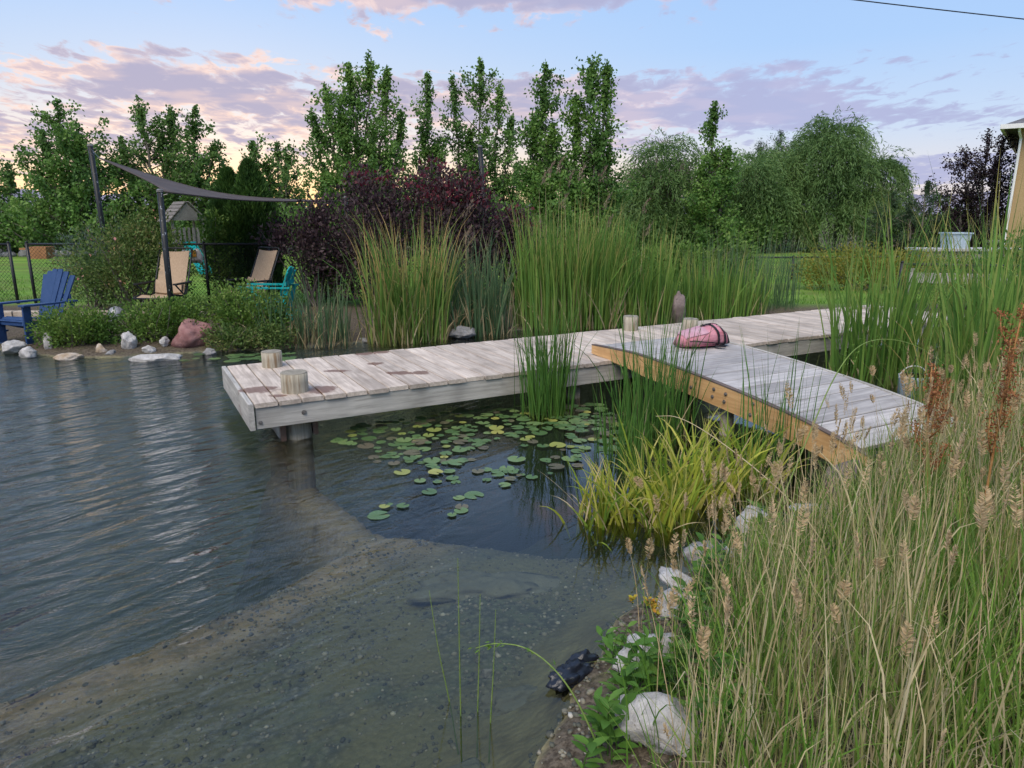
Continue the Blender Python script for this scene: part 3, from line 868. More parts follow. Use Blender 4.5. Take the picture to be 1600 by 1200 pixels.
for i, (lb, lc, sz, mt, rzv) in enumerate(far_rocks):
    rock('rock', lb, lc, sz, mt, 41 + i, rzv)
rock('boulder', 'large reddish pink boulder on the far bank beside the leaning black pole', (-4.62, 10.02, -0.02), (0.68, 0.5, 0.50), M['pink_stone'], 83, 0.2, 8, 4, category='boulder')
rock('boulder', 'tall grey rounded boulder standing behind the dock in the reeds', (2.95, 12.3, 0.02), (0.24, 0.24, 0.62), M['brown_stone'], 84, 0.2, 6, 3, category='boulder')
# wet black liner bulging out of the water
M['liner'] = material('black_liner', lambda t: (lambda n: t.principled(t.mix(t.rng(n, 0.55, 0.75, 0, 0.6), (0.010, 0.013, 0.022), (0.16, 0.19, 0.26)), 0.32, t.bump(n, 0.5, 0.02), 0, 0.5))(t.noise(t.obj(), 11, 5, 0.65)))
ln = rock('pond_liner_fold', 'wet black fold of pond liner sticking out of the shallow water', (0.245, 2.56, -0.03), (0.20, 0.12, 0.11), M['liner'], 91, R(38), 3, 4, None, 0.3, 'pond liner')
ln2 = rock('upper_fold', None, (0.10, 0.045, 0.0), (0.17, 0.07, 0.09), M['liner'], 92, R(-8), 3, 3, None, 0.3, None)
ln2.parent = ln
# sunken stone slabs on the shelf
M['silt_stone'] = stone('silted_stone', (0.14, 0.14, 0.11), (0.20, 0.20, 0.16), (0.09, 0.095, 0.075))
for i, (lb, x, y, sz, rzv) in enumerate([('broad flat stone slab sunk in the shallows below the lily pads', -0.16, 3.92, (0.9, 0.42, 0.16), 0.1),
                                 ('flat sunken stone left of the arching green stem', 0.02, 2.75, (0.42, 0.16, 0.12), 0.5),
                                 ('sunken weedy stone at the bottom edge of the picture', -0.22, 2.2, (0.62, 0.26, 0.13), 0.15)]):
    rock('sunken_rock', lb, (x, y, gz1(x, y) - sz[2] * 0.42), sz, M['silt_stone'], 70 + i, rzv, 12, 4, None, 0.3)
rock('sunken_rock', 'small bluish grey stone lying alone on the pond floor', (-0.12, 2.98, gz1(-0.12, 2.98)), (0.07, 0.06, 0.05), G_, 77, 0.3)

# ------------------------------------------------------------------ lily pads
LILY = [(-1.57, 5.72), (-1.42, 6.18), (-1.0, 6.5), (0.0, 6.9), (0.99, 6.9), (0.99, 5.55), (0.46, 5.02), (0.34, 4.42), (0.02, 4.85), (-0.19, 4.3), (-0.41, 4.14), (-0.85, 4.11), (-0.94, 4.58), (-0.81, 4.89), (-1.19, 5.36)]
def inpoly(x, y, P):
    c = False
    for i in range(len(P)):
        ax, ay = P[i]; bx, by = P[(i + 1) % len(P)]
        if (ay > y) != (by > y) and x < (bx - ax) * (y - ay) / (by - ay) + ax: c = not c
    return c
def pad_fn(t, cols):
    o = t.obj()
    x, y, z = t.xyz(o)
    rnd = t.orand()
    c = t.ramp(rnd, [(i / (len(cols) - 1), q) for i, q in enumerate(cols)])
    ang = t.math('ARCTAN2', y, x)
    vein = t.math('ABSOLUTE', t.math('SINE', t.math('MULTIPLY', ang, 7.0)))
    c = t.mix(t.rng(vein, 0.22, 0.0, 0, 0.35), c, (0.26, 0.36, 0.16))
    n = t.noise(t.pos(), 22, 4, 0.6)
    c = t.mix(t.rng(n, 0.58, 0.74, 0, 0.6), c, (0.30, 0.24, 0.07))
    return t.principled(c, 0.32, t.bump(t.math('ADD', n, t.math('MULTIPLY', vein, 0.3)), 0.4, 0.01), 0, 0.5)
PADC = {'green': [(0.06, 0.12, 0.042), (0.09, 0.165, 0.055), (0.15, 0.225, 0.08)], 'brown': [(0.085, 0.075, 0.05), (0.12, 0.10, 0.065), (0.11, 0.11, 0.06)], 'yellow': [(0.20, 0.25, 0.06), (0.34, 0.33, 0.08)]}
for kk, cc in PADC.items():
    M['pad_' + kk] = material('lily_pad_' + kk, lambda t, cc=cc: pad_fn(t, cc))
pads = {kk: [] for kk in PADC}
for vnt in range(5):
    rs = random.Random(vnt)
    n = 22; gap = R(rs.uniform(9, 22))
    vs = [(0.0, 0, 0.003)]; fs = []
    for ring, rr in ((1, 0.55), (2, 1.0)):
        for i in range(n):
            a = gap + (2 * math.pi - 2 * gap) * i / (n - 1)
            if ring == 2 and i in (0, n - 1): ri = 0.9
            else: ri = rr
            ri *= 1 + 0.035 * math.sin(a * 3 + vnt) + 0.02 * math.sin(a * 7 + 2 * vnt)
            vs.append((ri * math.cos(a), ri * math.sin(a), (0.003 if ring == 1 else 0.008 + 0.05 * (vnt % 2) * max(0, math.sin(a * 2.5 + vnt * 1.3)) ** 2)))
    for i in range(n - 1):
        fs.append((0, 1 + i, 2 + i)); fs.append((1 + i, 1 + n + i, 2 + n + i, 2 + i))
    for kk in PADC:
        pads[kk].append(MB().add(vs, fs).mesh('lily_pad', M['pad_' + kk], True))
placed = []
# clear of the ragged gaps seen between the rafts of leaves
tries = 0
while len(placed) < 290 and tries < 16000:
    tries += 1
    x, y = random.uniform(-1.6, 1.0), random.uniform(4.1, 6.95)
    if not inpoly(x, y, LILY): continue
    dens = float(vnoise(np.array([x]), np.array([y]), 1.7, 31)[0]) + 0.30 * (y - 5.35)
    dens += max([0.75 - math.hypot(x - a, y - b) / 0.30 for a, b in ((-0.74, 4.32), (-0.36, 4.22), (-0.05, 4.92), (-0.55, 4.85), (0.42, 5.2))] + [0.0])
    if dens < -0.14 and random.random() < 0.93: continue
    r = random.uniform(0.033, 0.076) * (1.0 if random.random() < 0.8 else 0.7)
    if any((x - a) ** 2 + (y - b) ** 2 < (0.58 * (r + c)) ** 2 for a, b, c in placed): continue
    placed.append((x, y, r))
    kk = random.choices(['green', 'brown', 'yellow'], [0.78, 0.15, 0.07])[0]
    o = put('lily_pad', random.choice(pads[kk]), None, (x, y, 0.004 + 0.0035 * (len(placed) % 4)), (random.uniform(-0.02, 0.02), random.uniform(-0.02, 0.02), random.uniform(0, 6.28)))
    o.scale = (r, r * random.uniform(0.9, 1.0), r)
    tag(o, kk + ' lily pad floating in the raft in front of the dock', 'lily pad', kk + ' lily pads in front of the dock')
for i in range(34):
    x, y, r = random.uniform(-4.4, -3.0), random.uniform(9.0, 9.6), random.uniform(0.05, 0.09)
    if float(sdist(np.array([x]), np.array([y]))[0]) > -0.1: continue
    o = put('lily_pad', random.choice(pads['green']), None, (x, y, 0.004 + 0.0035 * (i % 4)), (0, 0, random.uniform(0, 6.28)))
    o.scale = (r, r, r)
    tag(o, 'small lily pad floating off the far bank below the pink boulder', 'lily pad', 'lily pads off the far bank')

# ------------------------------------------------------------------ garden chairs
M['blue'] = paint('blue_plastic', (0.018, 0.05, 0.14), 0.5)
M['teal'] = paint('teal_plastic', (0.0, 0.30, 0.30), 0.45)
M['black_metal'] = paint('black_metal', (0.012, 0.013, 0.015), 0.4)
M['tan_sling'] = plain('tan_sling', (0.36, 0.255, 0.17), (0.45, 0.33, 0.225), 60, 0.85, 0.25, stretch=(1, 1, 0.3))

def adirondack(label, loc, rotz, mat, group=None, tall=1.0):
    c = thing('garden_chair', label, 'chair', loc, rotz, group)
    # seat faces local -y
    back0 = Vector((0, 0.22, 0.30)); bdir = Vector((0, 0.40, 0.92)).normalized()
    n = 6
    for i in range(n):
        f = (i - (n - 1) / 2) / ((n - 1) / 2)
        h = (0.72 - 0.05 * f * f) * tall
        a = back0 + Vector((f * 0.19, 0, -0.04)); b = back0 + Vector((f * 0.285, 0, 0)) + bdir * h
        m = MB()
        side = Vector((1, 0, 0)); nor = side.cross(bdir)
        w0, w1 = 0.037, 0.054
        vs = []
        for p, ww in ((a, w0), (a.lerp(b, 0.93), w1), (b - bdir * 0.012 * abs(f) * 3, w1 * 0.8)):
            for sx in (-1, 1):
                for sy in (-1, 1):
                    vs.append(p + side * sx * ww + nor * (sy * 0.010 + 0.04 * (1 - f * f)))
        fs = []
        for k in (0, 4):
            fs += [(k, k + 4, k + 6, k + 2), (k + 1, k + 3, k + 7, k + 5), (k, k + 1, k + 5, k + 4), (k + 2, k + 6, k + 7, k + 3)]
        fs += [(0, 2, 3, 1), (8, 9, 11, 10)]
        m.add(vs, fs); m.build('back_slat', mat, c)
    for i in range(5):
        t = i / 4
        y = -0.32 + t * 0.50; z = 0.37 - t * 0.09 - (0.035 if i == 0 else 0)
        MB().cbox((0.095, 0.52, 0.022), 0.005, rot=Matrix.Rotation(R(90), 3, 'Z')).build('seat_slat', mat, c, (0, y, z), (R(-10 if i else 28), 0, 0))
    for s in (-1, 1):
        m = MB()
        pts = [(0.0, -0.40), (0.0, 0.30), (0.06, 0.42)]
        m.beam((s * 0.31, -0.40, 0.555), (s * 0.33, 0.12, 0.545), 0.125, 0.026)
        m.beam((s * 0.335, 0.10, 0.545), (s * 0.30, 0.46, 0.54), 0.085, 0.024)
        m.build('armrest', mat, c)
        MB().beam((s * 0.285, -0.33, 0.0), (s * 0.285, -0.31, 0.545), 0.03, 0.115, (0, 1, 0)).build('front_leg', mat, c)
        m = MB(); m.beam((s * 0.25, -0.36, 0.32), (s * 0.25, 0.50, 0.03), 0.028, 0.10); m.build('rear_leg', mat, c)
        m = MB(); m.beam((s * 0.30, 0.40, 0.53), (s * 0.27, 0.30, 0.16), 0.03, 0.07, (0, 1, 0)); m.build('arm_support', mat, c)
    MB().box(back0 + bdir * 0.34 + Vector((0, 0.03, 0)), (0.60, 0.025, 0.07)).build('back_rail', mat, c)
    MB().box((0, -0.335, 0.30), (0.5, 0.024, 0.085)).build('apron', mat, c)
    return c
adirondack('blue slatted garden chair standing whole in front of the fence', (-7.12, 10.35, gz1(-7.12, 10.35) - 0.005), R(-20), M['blue'], tall=1.06)
adirondack('blue garden chair cut off by the left picture edge', (-7.85, 9.86, gz1(-7.85, 9.86) - 0.02), R(95), M['blue'])
adirondack('turquoise garden chair seen from the side behind a leafy bush', (-4.2, 12.0, gz1(-4.2, 12.0) + 0.02), R(-86), M['teal'], tall=0.86)

def recliner(label, loc, rotz):
    c = thing('recliner_chair', label, 'recliner', loc, rotz)
    bk = [Vector((0, 0.10, 0.42)), Vector((0, 0.22, 0.66)), Vector((0, 0.34, 0.92)), Vector((0, 0.44, 1.14))]
    st = [Vector((0, -0.52, 0.40)), Vector((0, -0.30, 0.44)), Vector((0, -0.05, 0.40)), Vector((0, 0.10, 0.42))]
    def sling(pts, w, name, off=0.0):
        vs, fs = [], []
        n = len(pts); K = 7
        for p in pts:
            for k in range(K):
                f = -1 + 2 * k / (K - 1)
                vs.append(p + Vector((f * w, off - 0.0, -0.02 * (1 - f * f))))
        for p in pts:
            for k in range(K):
                f = -1 + 2 * k / (K - 1)
                vs.append(p + Vector((f * w, off + 0.012, -0.02 * (1 - f * f) - 0.006)))
        o = n * K
        for i in range(n - 1):
            for k in range(K - 1):
                a = i * K + k
                fs += [(a, a + 1, a + K + 1, a + K), (o + a, o + a + K, o + a + K + 1, o + a + 1)]
        for i in range(n - 1):
            for k in (0, K - 1):
                a = i * K + k; fs.append((a, a + K, o + a + K, o + a))
        for r_ in (0, (n - 1) * K):
            for k in range(K - 1):
                a = r_ + k; fs.append((a, o + a, o + a + 1, a + 1))
        return MB().add(vs, fs).build(name, M['tan_sling'], c, smooth=False)
    sling(bk, 0.255, 'back_sling'); sling(st, 0.255, 'seat_sling')
    m = MB()
    p0, p1 = Vector((0, 0.165, 0.57)), Vector((0, 0.115, 0.45))
    sling([p0 + Vector((0, -0.035, 0.09)), p0 + Vector((0, -0.065, 0.03)), p1 + Vector((0, -0.055, 0)), p1 + Vector((0, -0.02, -0.035))], 0.235, 'pillow')
    fr = MB()
    for s in (-1, 1):
        fr.tube([p + Vector((s * 0.295, 0.015, 0)) for p in st + bk[1:]], 0.014, 8)
    fr.tube([bk[-1] + Vector((-0.295, 0.015, 0)), bk[-1] + Vector((-0.25, 0.03, 0.04)), bk[-1] + Vector((0.25, 0.03, 0.04)), bk[-1] + Vector((0.295, 0.015, 0))], 0.014, 8)
    fr.tube([st[0] + Vector((-0.295, 0, 0)), st[0] + Vector((0.295, 0, 0))], 0.014, 8)
    fr.build('frame', M['black_metal'], c, smooth=True)
    lc = MB()
    for s in (-1, 1):
        for i in range(13):
            p = bk[0].lerp(bk[-1], i / 12.5)
            lc.tube([p + Vector((s * 0.25, 0.012, 0)), p + Vector((s * 0.292, 0.02, 0.016 if i % 2 else -0.016))], 0.005, 4)
    lc.build('lacing', M['black_cloth'] if 'black_cloth' in M else M['black_metal'], c)
    for s in (-1, 1):
        m = MB(); m.tube([(s * 0.34, -0.45, 0.0), (s * 0.34, -0.12, 0.34), (s * 0.34, 0.12, 0.60)], 0.013, 8); m.build('leg', M['black_metal'], c, smooth=True)
        m = MB(); m.tube([(s * 0.34, 0.50, 0.0), (s * 0.34, 0.10, 0.30), (s * 0.34, -0.28, 0.60)], 0.013, 8); m.build('leg', M['black_metal'], c, smooth=True)
        m = MB(); m.cbox((0.075, 0.50, 0.028), 0.009); m.build('armrest', M['black_metal'], c, (s * 0.345, -0.06, 0.615))
    for y in (-0.45, 0.50):
        MB().tube([(-0.34, y, 0.014), (0.34, y, 0.014)], 0.013, 8).build('foot_bar', M['black_metal'], c)
    return c
recliner('tan mesh recliner facing the pond behind the leaning black pole', (-5.98, 12.1, gz1(-5.98, 12.1) - 0.004), R(-4))
recliner('tan mesh recliner turned sideways beside the turquoise chair', (-4.75, 12.75, gz1(-4.75, 12.75) - 0.004), R(-34))

# ------------------------------------------------------------------ shade sail and its poles
M['chip_black'] = chipped('chipped_black_paint', (0.010, 0.012, 0.014), (0.30, 0.33, 0.36))
def pole(label, a, b, r, cap=None, mat=None):
    a, b = Vector(a), Vector(b)
    t = thing('shade_pole', label, 'pole', a)
    m = MB(); m.tube([(0, 0, -0.3), (b - a) * 0.5, b - a], [r, r, r], 14); m.build('shaft', mat or M['chip_black'], t, smooth=True)
    m = MB(); m.tube([b - a, b - a + Vector((0, 0, 0.03)), b - a + Vector((0, 0, 0.045))], [r * 1.12, r * 1.12, r * 0.5], 14); m.build('cap', M['bolt'], t)
    m = MB(); m.tube([b - a + Vector((r * 0.8, 0, -0.05)), b - a + Vector((r * 2.6, 0, -0.03))], 0.008, 8); m.build('eye_bolt', M['bolt'], t)
    return t
P1 = Vector((-5.16, 10.6, 2.22)); P2 = Vector((-8.62, 15.0, 3.25)); P3 = Vector((-0.72, 16.5, 3.37))
pole('leaning black pole with chipped paint beside the pink boulder', (-5.12, 10.45, 0.10), P1, 0.042)
pole('tall black pole rising behind the fence left of the shade sail', (-8.56, 15.0, 0.13), P2, 0.05)
pole('black pole with pale top standing behind the purple shrubs', (-0.52, 16.4, 0.13), P3, 0.05)
M['sail'] = plain('sail_cloth', (0.06, 0.048, 0.045), (0.09, 0.072, 0.068), 3, 0.85, 0.2, bscale=200, stretch=(1, 1, 1))
sailt = thing('shade_sail', 'brown triangular shade sail stretched between the black poles', 'shade sail', P1)
A_, B_, C_ = P1 + Vector((0.06, 0.05, 0.0)), P2 + Vector((0.55, -0.7, -0.28)), Vector((-3.55, 14.6, 2.16))
NS = 22
vs, fs, idx = [], [], {}
for i in range(NS + 1):
    for j in range(NS + 1 - i):
        k = NS - i - j
        a, b, c = i / NS, j / NS, k / NS
        p = A_ * a + B_ * b + C_ * c
        cen = (A_ + B_ + C_) / 3
        # edges curve inwards, cloth dips
        pull = 0.42 * (4 * a * b * (1 - c) ** 2 + 4 * b * c * (1 - a) ** 2 + 4 * a * c * (1 - b) ** 2) 
        e = p + (cen - p) * min(0.5, pull * 0.55)
        e.z -= 0.45 * (a * c) + 0.35 * a * b + 0.9 * b * c
        idx[(i, j)] = len(vs); vs.append(e - P1)
for i in range(NS):
    for j in range(NS - i):
        fs.append((idx[(i, j)], idx[(i + 1, j)], idx[(i, j + 1)]))
        if i + j < NS - 1: fs.append((idx[(i + 1, j)], idx[(i + 1, j + 1)], idx[(i, j + 1)]))
clo = MB().add(vs, fs).build('cloth', M['sail'], sailt, smooth=True)
sol = clo.modifiers.new('thick', 'SOLIDIFY'); sol.thickness = 0.006
hm = MB()
for (i0, j0, i1, j1) in ((NS, 0, 0, NS), (NS, 0, 0, 0), (0, 0, 0, NS)):
    hm.tube([vs[idx[(round(i0 + (i1 - i0) * t / NS), round(j0 + (j1 - j0) * t / NS))]] for t in range(NS + 1)], 0.014, 6)
hm.build('hem', M['sail'], sailt, smooth=True)
MB().tube([B_ - P1 + Vector((0, 0, 0)), P2 - P1 + Vector((0, 0, -0.04))], 0.008, 6).build('rope', M['black_metal'], sailt)
pole('black pole hidden in the purple shrubs holding the right sail corner', (-3.35, 14.75, 0.12), (-3.40, 14.72, 2.22), 0.04)

# ------------------------------------------------------------------ chain link fences
M['wire'] = plain('wire', (0.018, 0.020, 0.020), (0.04, 0.045, 0.045), 20, 0.5, 0.0, metal=0.3)
M['galv'] = plain('galvanised_wire', (0.30, 0.31, 0.32), (0.40, 0.41, 0.42), 20, 0.5, 0.0, metal=0.6)
def fence(label, a, b, h, posts, mat=None, dia=0.075, wr=0.0028, rail=True, name='chain_link_fence'):
    a, b = Vector(a), Vector(b)
    t = thing(name, label, 'fence', a)
    d = b - a; L = d.length; u = d.normalized()
    for f in posts:
        m = MB(); m.tube([u * (L * f) + Vector((0, 0, -0.3)), u * (L * f) + Vector((0, 0, h + 0.03))], 0.03, 10); m.tube([u * (L * f) + Vector((0, 0, h + 0.03)), u * (L * f) + Vector((0, 0, h + 0.06))], [0.034, 0.012], 10)
        m.build('post', M['black_metal'], t, smooth=True)
    if rail:
        MB().tube([Vector((0, 0, h)), d + Vector((0, 0, h))], 0.024, 8).build('top_rail', M['black_metal'], t, smooth=True)
    w_ = MB()
    n = int(L / dia)
    for i in range(-int(h / dia), n + 1):
        for s in (1, -1):
            x0 = i * dia if s > 0 else (i * dia + h)
            p = [x0, 0.04, x0 + s * (h - 0.06), h - 0.02]
            # clip to the panel
            t0, t1 = 0.0, 1.0
            dx_ = p[2] - p[0]
            for lim, sg in ((0, 1), (L, -1)):
                fa, fb = (p[0] - lim) * sg, (p[2] - lim) * sg
                if fa < 0 and fb < 0: t0, t1 = 1, 0
                elif fa < 0: t0 = max(t0, fa / (fa - fb))
                elif fb < 0: t1 = min(t1, fa / (fa - fb))
            if t1 - t0 < 0.02: continue
            q0 = u * (p[0] + dx_ * t0) + Vector((0, -0.004 * s, p[1] + (p[3] - p[1]) * t0)); q1 = u * (p[0] + dx_ * t1) + Vector((0, -0.004 * s, p[1] + (p[3] - p[1]) * t1))
            w_.tube([q0, q1], wr, 3, False)
    w_.build('wire_mesh', mat or M['wire'], t)
    return t
fence('black chain link fence behind the blue chair and the rose bush', (-9.72, 14.2, 0.13), (-2.2, 14.35, 0.13), 1.19, (0.003, 0.185, 0.47, 0.64, 0.995))
fence('black chain link gate at the left picture edge', (-12.6, 14.15, 0.13), (-10.02, 14.18, 0.15), 1.17, (0.0, 0.99), name='chain_link_gate')
fence('low chain link fence on the lawn right of the reeds', (4.5, 19.4, 0.13), (11.0, 19.6, 0.13), 0.62, (0.0, 0.5, 1.0), M['wire'])
fence('black chain link fence panel behind the far end of the dock', (7.35, 13.3, 0.15), (9.6, 12.6, 0.15), 0.84, (0.0, 0.5, 1.0), M['wire'])
M['grey_wood'] = wood('grey_timber', (0.27, 0.25, 0.22), (0.38, 0.36, 0.33), 1, None, 0.2)
gb = thing('timber_rail', 'grey timber board fixed along the fence by the far dock end', 'board', (7.4, 13.22, 0.62), math.atan2(-0.7, 2.25))
MB().cbox((0.035, 2.3, 0.19), 0.005, rot=Matrix.Rotation(R(90), 3, 'Z')).build('board', M['grey_wood'], gb, (1.15, -0.05, 0.13))
MB().box((0.1, -0.02, 0.05), (0.07, 0.06, 0.5)).build('bracket', M['grey_wood'], gb)
MB().box((2.2, -0.02, 0.05), (0.07, 0.06, 0.5)).build('bracket', M['grey_wood'], gb)

# hanging bag on the fence post behind the recliner
M['bag'] = plain('clear_bag', (0.48, 0.42, 0.38), (0.62, 0.58, 0.55), 18, 0.3, 0.4, spec=0.5)
M['orange'] = plain('orange_content', (0.45, 0.20, 0.03), (0.55, 0.26, 0.05), 20, 0.5, 0.1)
hb = thing('hanging_bag', 'clear bag with orange and brown contents hanging from the fence post', 'bag', (-6.02, 13.55, 1.0))
bm_ = MB()
vs, fs = [], []
secs = [(0.0, 0.10, 0.012), (0.05, 0.125, 0.05), (0.14, 0.115, 0.055), (0.22, 0.075, 0.03), (0.27, 0.03, 0.015)]
for z, wx, wy in secs:
    for k in range(12):
        a = 2 * math.pi * k / 12
        vs.append((math.cos(a) * wx + z * 0.12, math.sin(a) * wy - 0.07, z))
for i in range(len(secs) - 1):
    for k in range(12): fs.append((i * 12 + k, i * 12 + (k + 1) % 12, i * 12 + 12 + (k + 1) % 12, i * 12 + 12 + k))
fs.append(tuple(range(12))); fs.append(tuple(range(len(vs) - 1, len(vs) - 13, -1)))
bm_.add(vs, fs).build('bag_body', M['bag'], hb, smooth=True)
MB().box((-0.01, -0.125, 0.18), (0.09, 0.03, 0.13), Matrix.Rotation(R(-8), 3, 'Y')).build('lid', M['orange'], hb)
MB().box((0.02, -0.125, 0.04), (0.15, 0.03, 0.045), Matrix.Rotation(R(-6), 3, 'Y')).build('contents', M['brown_stone'], hb)
MB().tube([(0.03, -0.07, 0.26), (0.0, 0.0, 0.38)], 0.006, 6).build('string', M['black_metal'], hb)

# timber edging, round ornament, planter beyond the fence
te = thing('timber_edging', 'low tan timber edging running behind the blue chair', 'edging', (-10.5, 12.3, 0.10))
M['tan_wood'] = wood('tan_timber', (0.33, 0.27, 0.21), (0.47, 0.40, 0.33), 1, None, 0.2)
for i in range(3):
    MB().cbox((0.16, 1.68, 0.14), 0.012, rot=Matrix.Rotation(R(90), 3, 'Z')).build('sleeper', M['tan_wood'], te, (0.85 + i * 1.70, 0.01 * (i % 2), 0.07))
on = thing('garden_ornament', 'grey rounded shiny ornament with dark bracket behind the bushes', 'ornament', (-6.78, 11.9, 0.02))
m = MB(); m.tube([(0, 0, 0), (0, 0, 0.05), (0, 0, 0.16), (0, 0, 0.27), (0, 0, 0.33), (0, 0, 0.355)], [0.07, 0.11, 0.15, 0.13, 0.08, 0.01], 14); m.build('dome', plain('silver_grey', (0.16, 0.165, 0.18), (0.34, 0.35, 0.37), 12, 0.25, 0.3, spec=0.6), on, smooth=True)
MB().box((-0.17, 0.0, 0.10), (0.06, 0.12, 0.22), Matrix.Rotation(R(-14), 3, 'Y')).build('bracket', M['dark_wood'], on)
pt = thing('wooden_planter', 'reddish brown wooden planter on the lawn beyond the fence', 'planter', (-19.3, 29.0, 0.12))
M['red_wood'] = wood('red_timber', (0.30, 0.13, 0.06), (0.42, 0.20, 0.10), 1, None, 0.1)
m = MB(); m.add([(-0.38, -0.25, 0), (0.38, -0.25, 0), (0.38, 0.25, 0), (-0.38, 0.25, 0), (-0.30, -0.3, 0.5), (0.45, -0.3, 0.5), (0.45, 0.3, 0.5), (-0.30, 0.3, 0.5)], [(0, 3, 2, 1), (4, 5, 6, 7), (0, 1, 5, 4), (1, 2, 6, 5), (2, 3, 7, 6), (3, 0, 4, 7)]); m.build('box', M['red_wood'], pt)
MB().box((-0.42, 0, 0.42), (0.5, 0.5, 0.07)).build('shelf', M['red_wood'], pt)
for i in range(16):
    x = -23.5 + i * 0.62
    rock('edging_stone', 'grey block in the low stone row at the far end of the lawn', (x, 30.6 + random.uniform(-.2, .2), 0.08), (0.66, 0.4, random.uniform(0.3, 0.5)), G_, 120 + i, random.uniform(0, 3), 8, 2, 'stones edging the far lawn')

# ------------------------------------------------------------------ play set and basketball hoop
M['play_wood'] = wood('play_set_timber', (0.14, 0.12, 0.105), (0.23, 0.205, 0.19), 1, None, 0.2)
ps = thing('play_set', 'wooden play tower with a pitched plank roof behind the sail pole', 'play set', (-10.1, 22.0, 0.05), R(42))
ps.scale = (0.8, 0.8, 0.93)
for sx in (-0.55, 0.55):
    for sy in (-0.5, 0.5):
        MB().beam((sx, sy, -0.1), (sx, sy, 1.85), 0.08, 0.08, (0, 1, 0)).build('post', M['play_wood'], ps)
for s in (-1, 1):
    for i in range(6):
        f = (i + 0.5) / 6
        x = s * (0.05 + f * 0.70); z = 2.40 - f * 0.66
        MB().cbox((0.135, 1.35, 0.025), 0.004).build('roof_plank', M['play_wood'], ps, (x, 0, z), (0, s * math.atan2(0.66, 0.70), 0))
for s in (-1, 1):
    MB().add([(-0.6, s * 0.58, 1.80), (0.6, s * 0.58, 1.80), (0, s * 0.58, 2.34), (-0.6, s * 0.61, 1.80), (0.6, s * 0.61, 1.80), (0, s * 0.61, 2.34)], [(0, 1, 2), (3, 5, 4), (0, 3, 4, 1), (1, 4, 5, 2), (2, 5, 3, 0)]).build('gable', M['play_wood'], ps)
MB().box((0, 0, 1.0), (1.2, 1.1, 0.06)).build('platform', M['play_wood'], ps)
for i in range(7):
    MB().box((-0.5 + i * 0.167, -0.53, 1.3), (0.09, 0.025, 0.55)).build('rail_slat', M['play_wood'], ps)
MB().beam((0.6, 0.0, 1.78), (2.6, 0.0, 1.72), 0.08, 0.1).build('swing_beam', M['play_wood'], ps)
MB().beam((2.5, -0.5, -0.1), (2.5, 0.0, 1.72), 0.08, 0.08, (1, 0, 0)).build('swing_leg', M['play_wood'], ps)
MB().beam((2.5, 0.5, -0.1), (2.5, 0.0, 1.72), 0.08, 0.08, (1, 0, 0)).build('swing_leg', M['play_wood'], ps)
MB().add([(-0.25, -0.55, 1.0), (0.2, -0.55, 1.0), (0.2, -2.0, 0.15), (-0.25, -2.0, 0.15), (-0.25, -0.55, 1.12), (0.2, -0.55, 1.12), (0.2, -2.0, 0.27), (-0.25, -2.0, 0.27)], [(0, 1, 2, 3), (0, 3, 7, 4), (1, 5, 6, 2), (0, 4, 5, 1), (3, 2, 6, 7)]).build('slide', M['teal'], ps)
bh = thing('basketball_hoop', 'dark basketball hoop with pale backboard at the left picture edge', 'basketball hoop', (-21.9, 30.0, -0.1))
MB().tube([(0, 0, -0.2), (0, 0, 2.0), (0.15, -0.3, 2.4)], 0.09, 10).build('pole', M['black_metal'], bh)
MB().box((0.25, -0.35, 2.55), (1.1, 0.04, 0.6)).build('backboard', plain('backboard_plastic', (0.12, 0.12, 0.13), (0.2, 0.2, 0.21), 4, 0.4, 0.0), bh)
m = MB(); m.tube([(0.25 + 0.23 * math.cos(a), -0.62 + 0.23 * math.sin(a), 2.30) for a in np.linspace(0, 6.283, 17)], 0.012, 6, False); m.build('rim', M['orange'], bh)

# ------------------------------------------------------------------ house
M['stucco'] = plain('tan_stucco', (0.36, 0.25, 0.13), (0.43, 0.305, 0.165), 1.2, 0.9, 0.35, 120)
M['white_trim'] = plain('white_trim', (0.72, 0.71, 0.72), (0.80, 0.79, 0.80), 6, 0.6, 0.05)
M['shingle'] = plain('grey_shingle', (0.09, 0.09, 0.10), (0.16, 0.16, 0.175), 9, 0.9, 0.4)
M['glass'] = material('window_glass', lambda t: t.principled((0.035, 0.045, 0.05), 0.06, None, 0, 0.8))
hs = thing('house', 'tan stucco house with white gutter and grey roof at the right edge', 'house', (18.62, 27.0, 0.1), R(-37))
MB().box((6, 6.0, 2.45), (12, 12, 5.1)).build('wall', M['stucco'], hs)
rf = MB(); rf.add([(-0.5, -0.5, 4.98), (12.5, -0.5, 4.98), (12.5, 12.5, 4.98), (-0.5, 12.5, 4.98), (5.0, 6, 7.6), (7.0, 6, 7.6), (-0.5, -0.5, 4.90), (12.5, -0.5, 4.90), (12.5, 12.5, 4.90), (-0.5, 12.5, 4.90)],
        [(0, 1, 5, 4), (1, 2, 5), (2, 3, 4, 5), (3, 0, 4), (6, 9, 8, 7), (0, 6, 7, 1), (1, 7, 8, 2), (2, 8, 9, 3), (3, 9, 6, 0)])
rfo = rf.build('roof', M['shingle'], hs)
MB().box((6, -0.56, 4.90), (13.2, 0.11, 0.16)).build('gutter', M['white_trim'], rfo)
MB().box((-0.56, 6, 4.90), (0.11, 13.0, 0.16)).build('gutter', M['white_trim'], rfo)
MB().box((6, -0.25, 4.875), (12.9, 0.48, 0.03)).build('soffit', M['white_trim'], rfo)
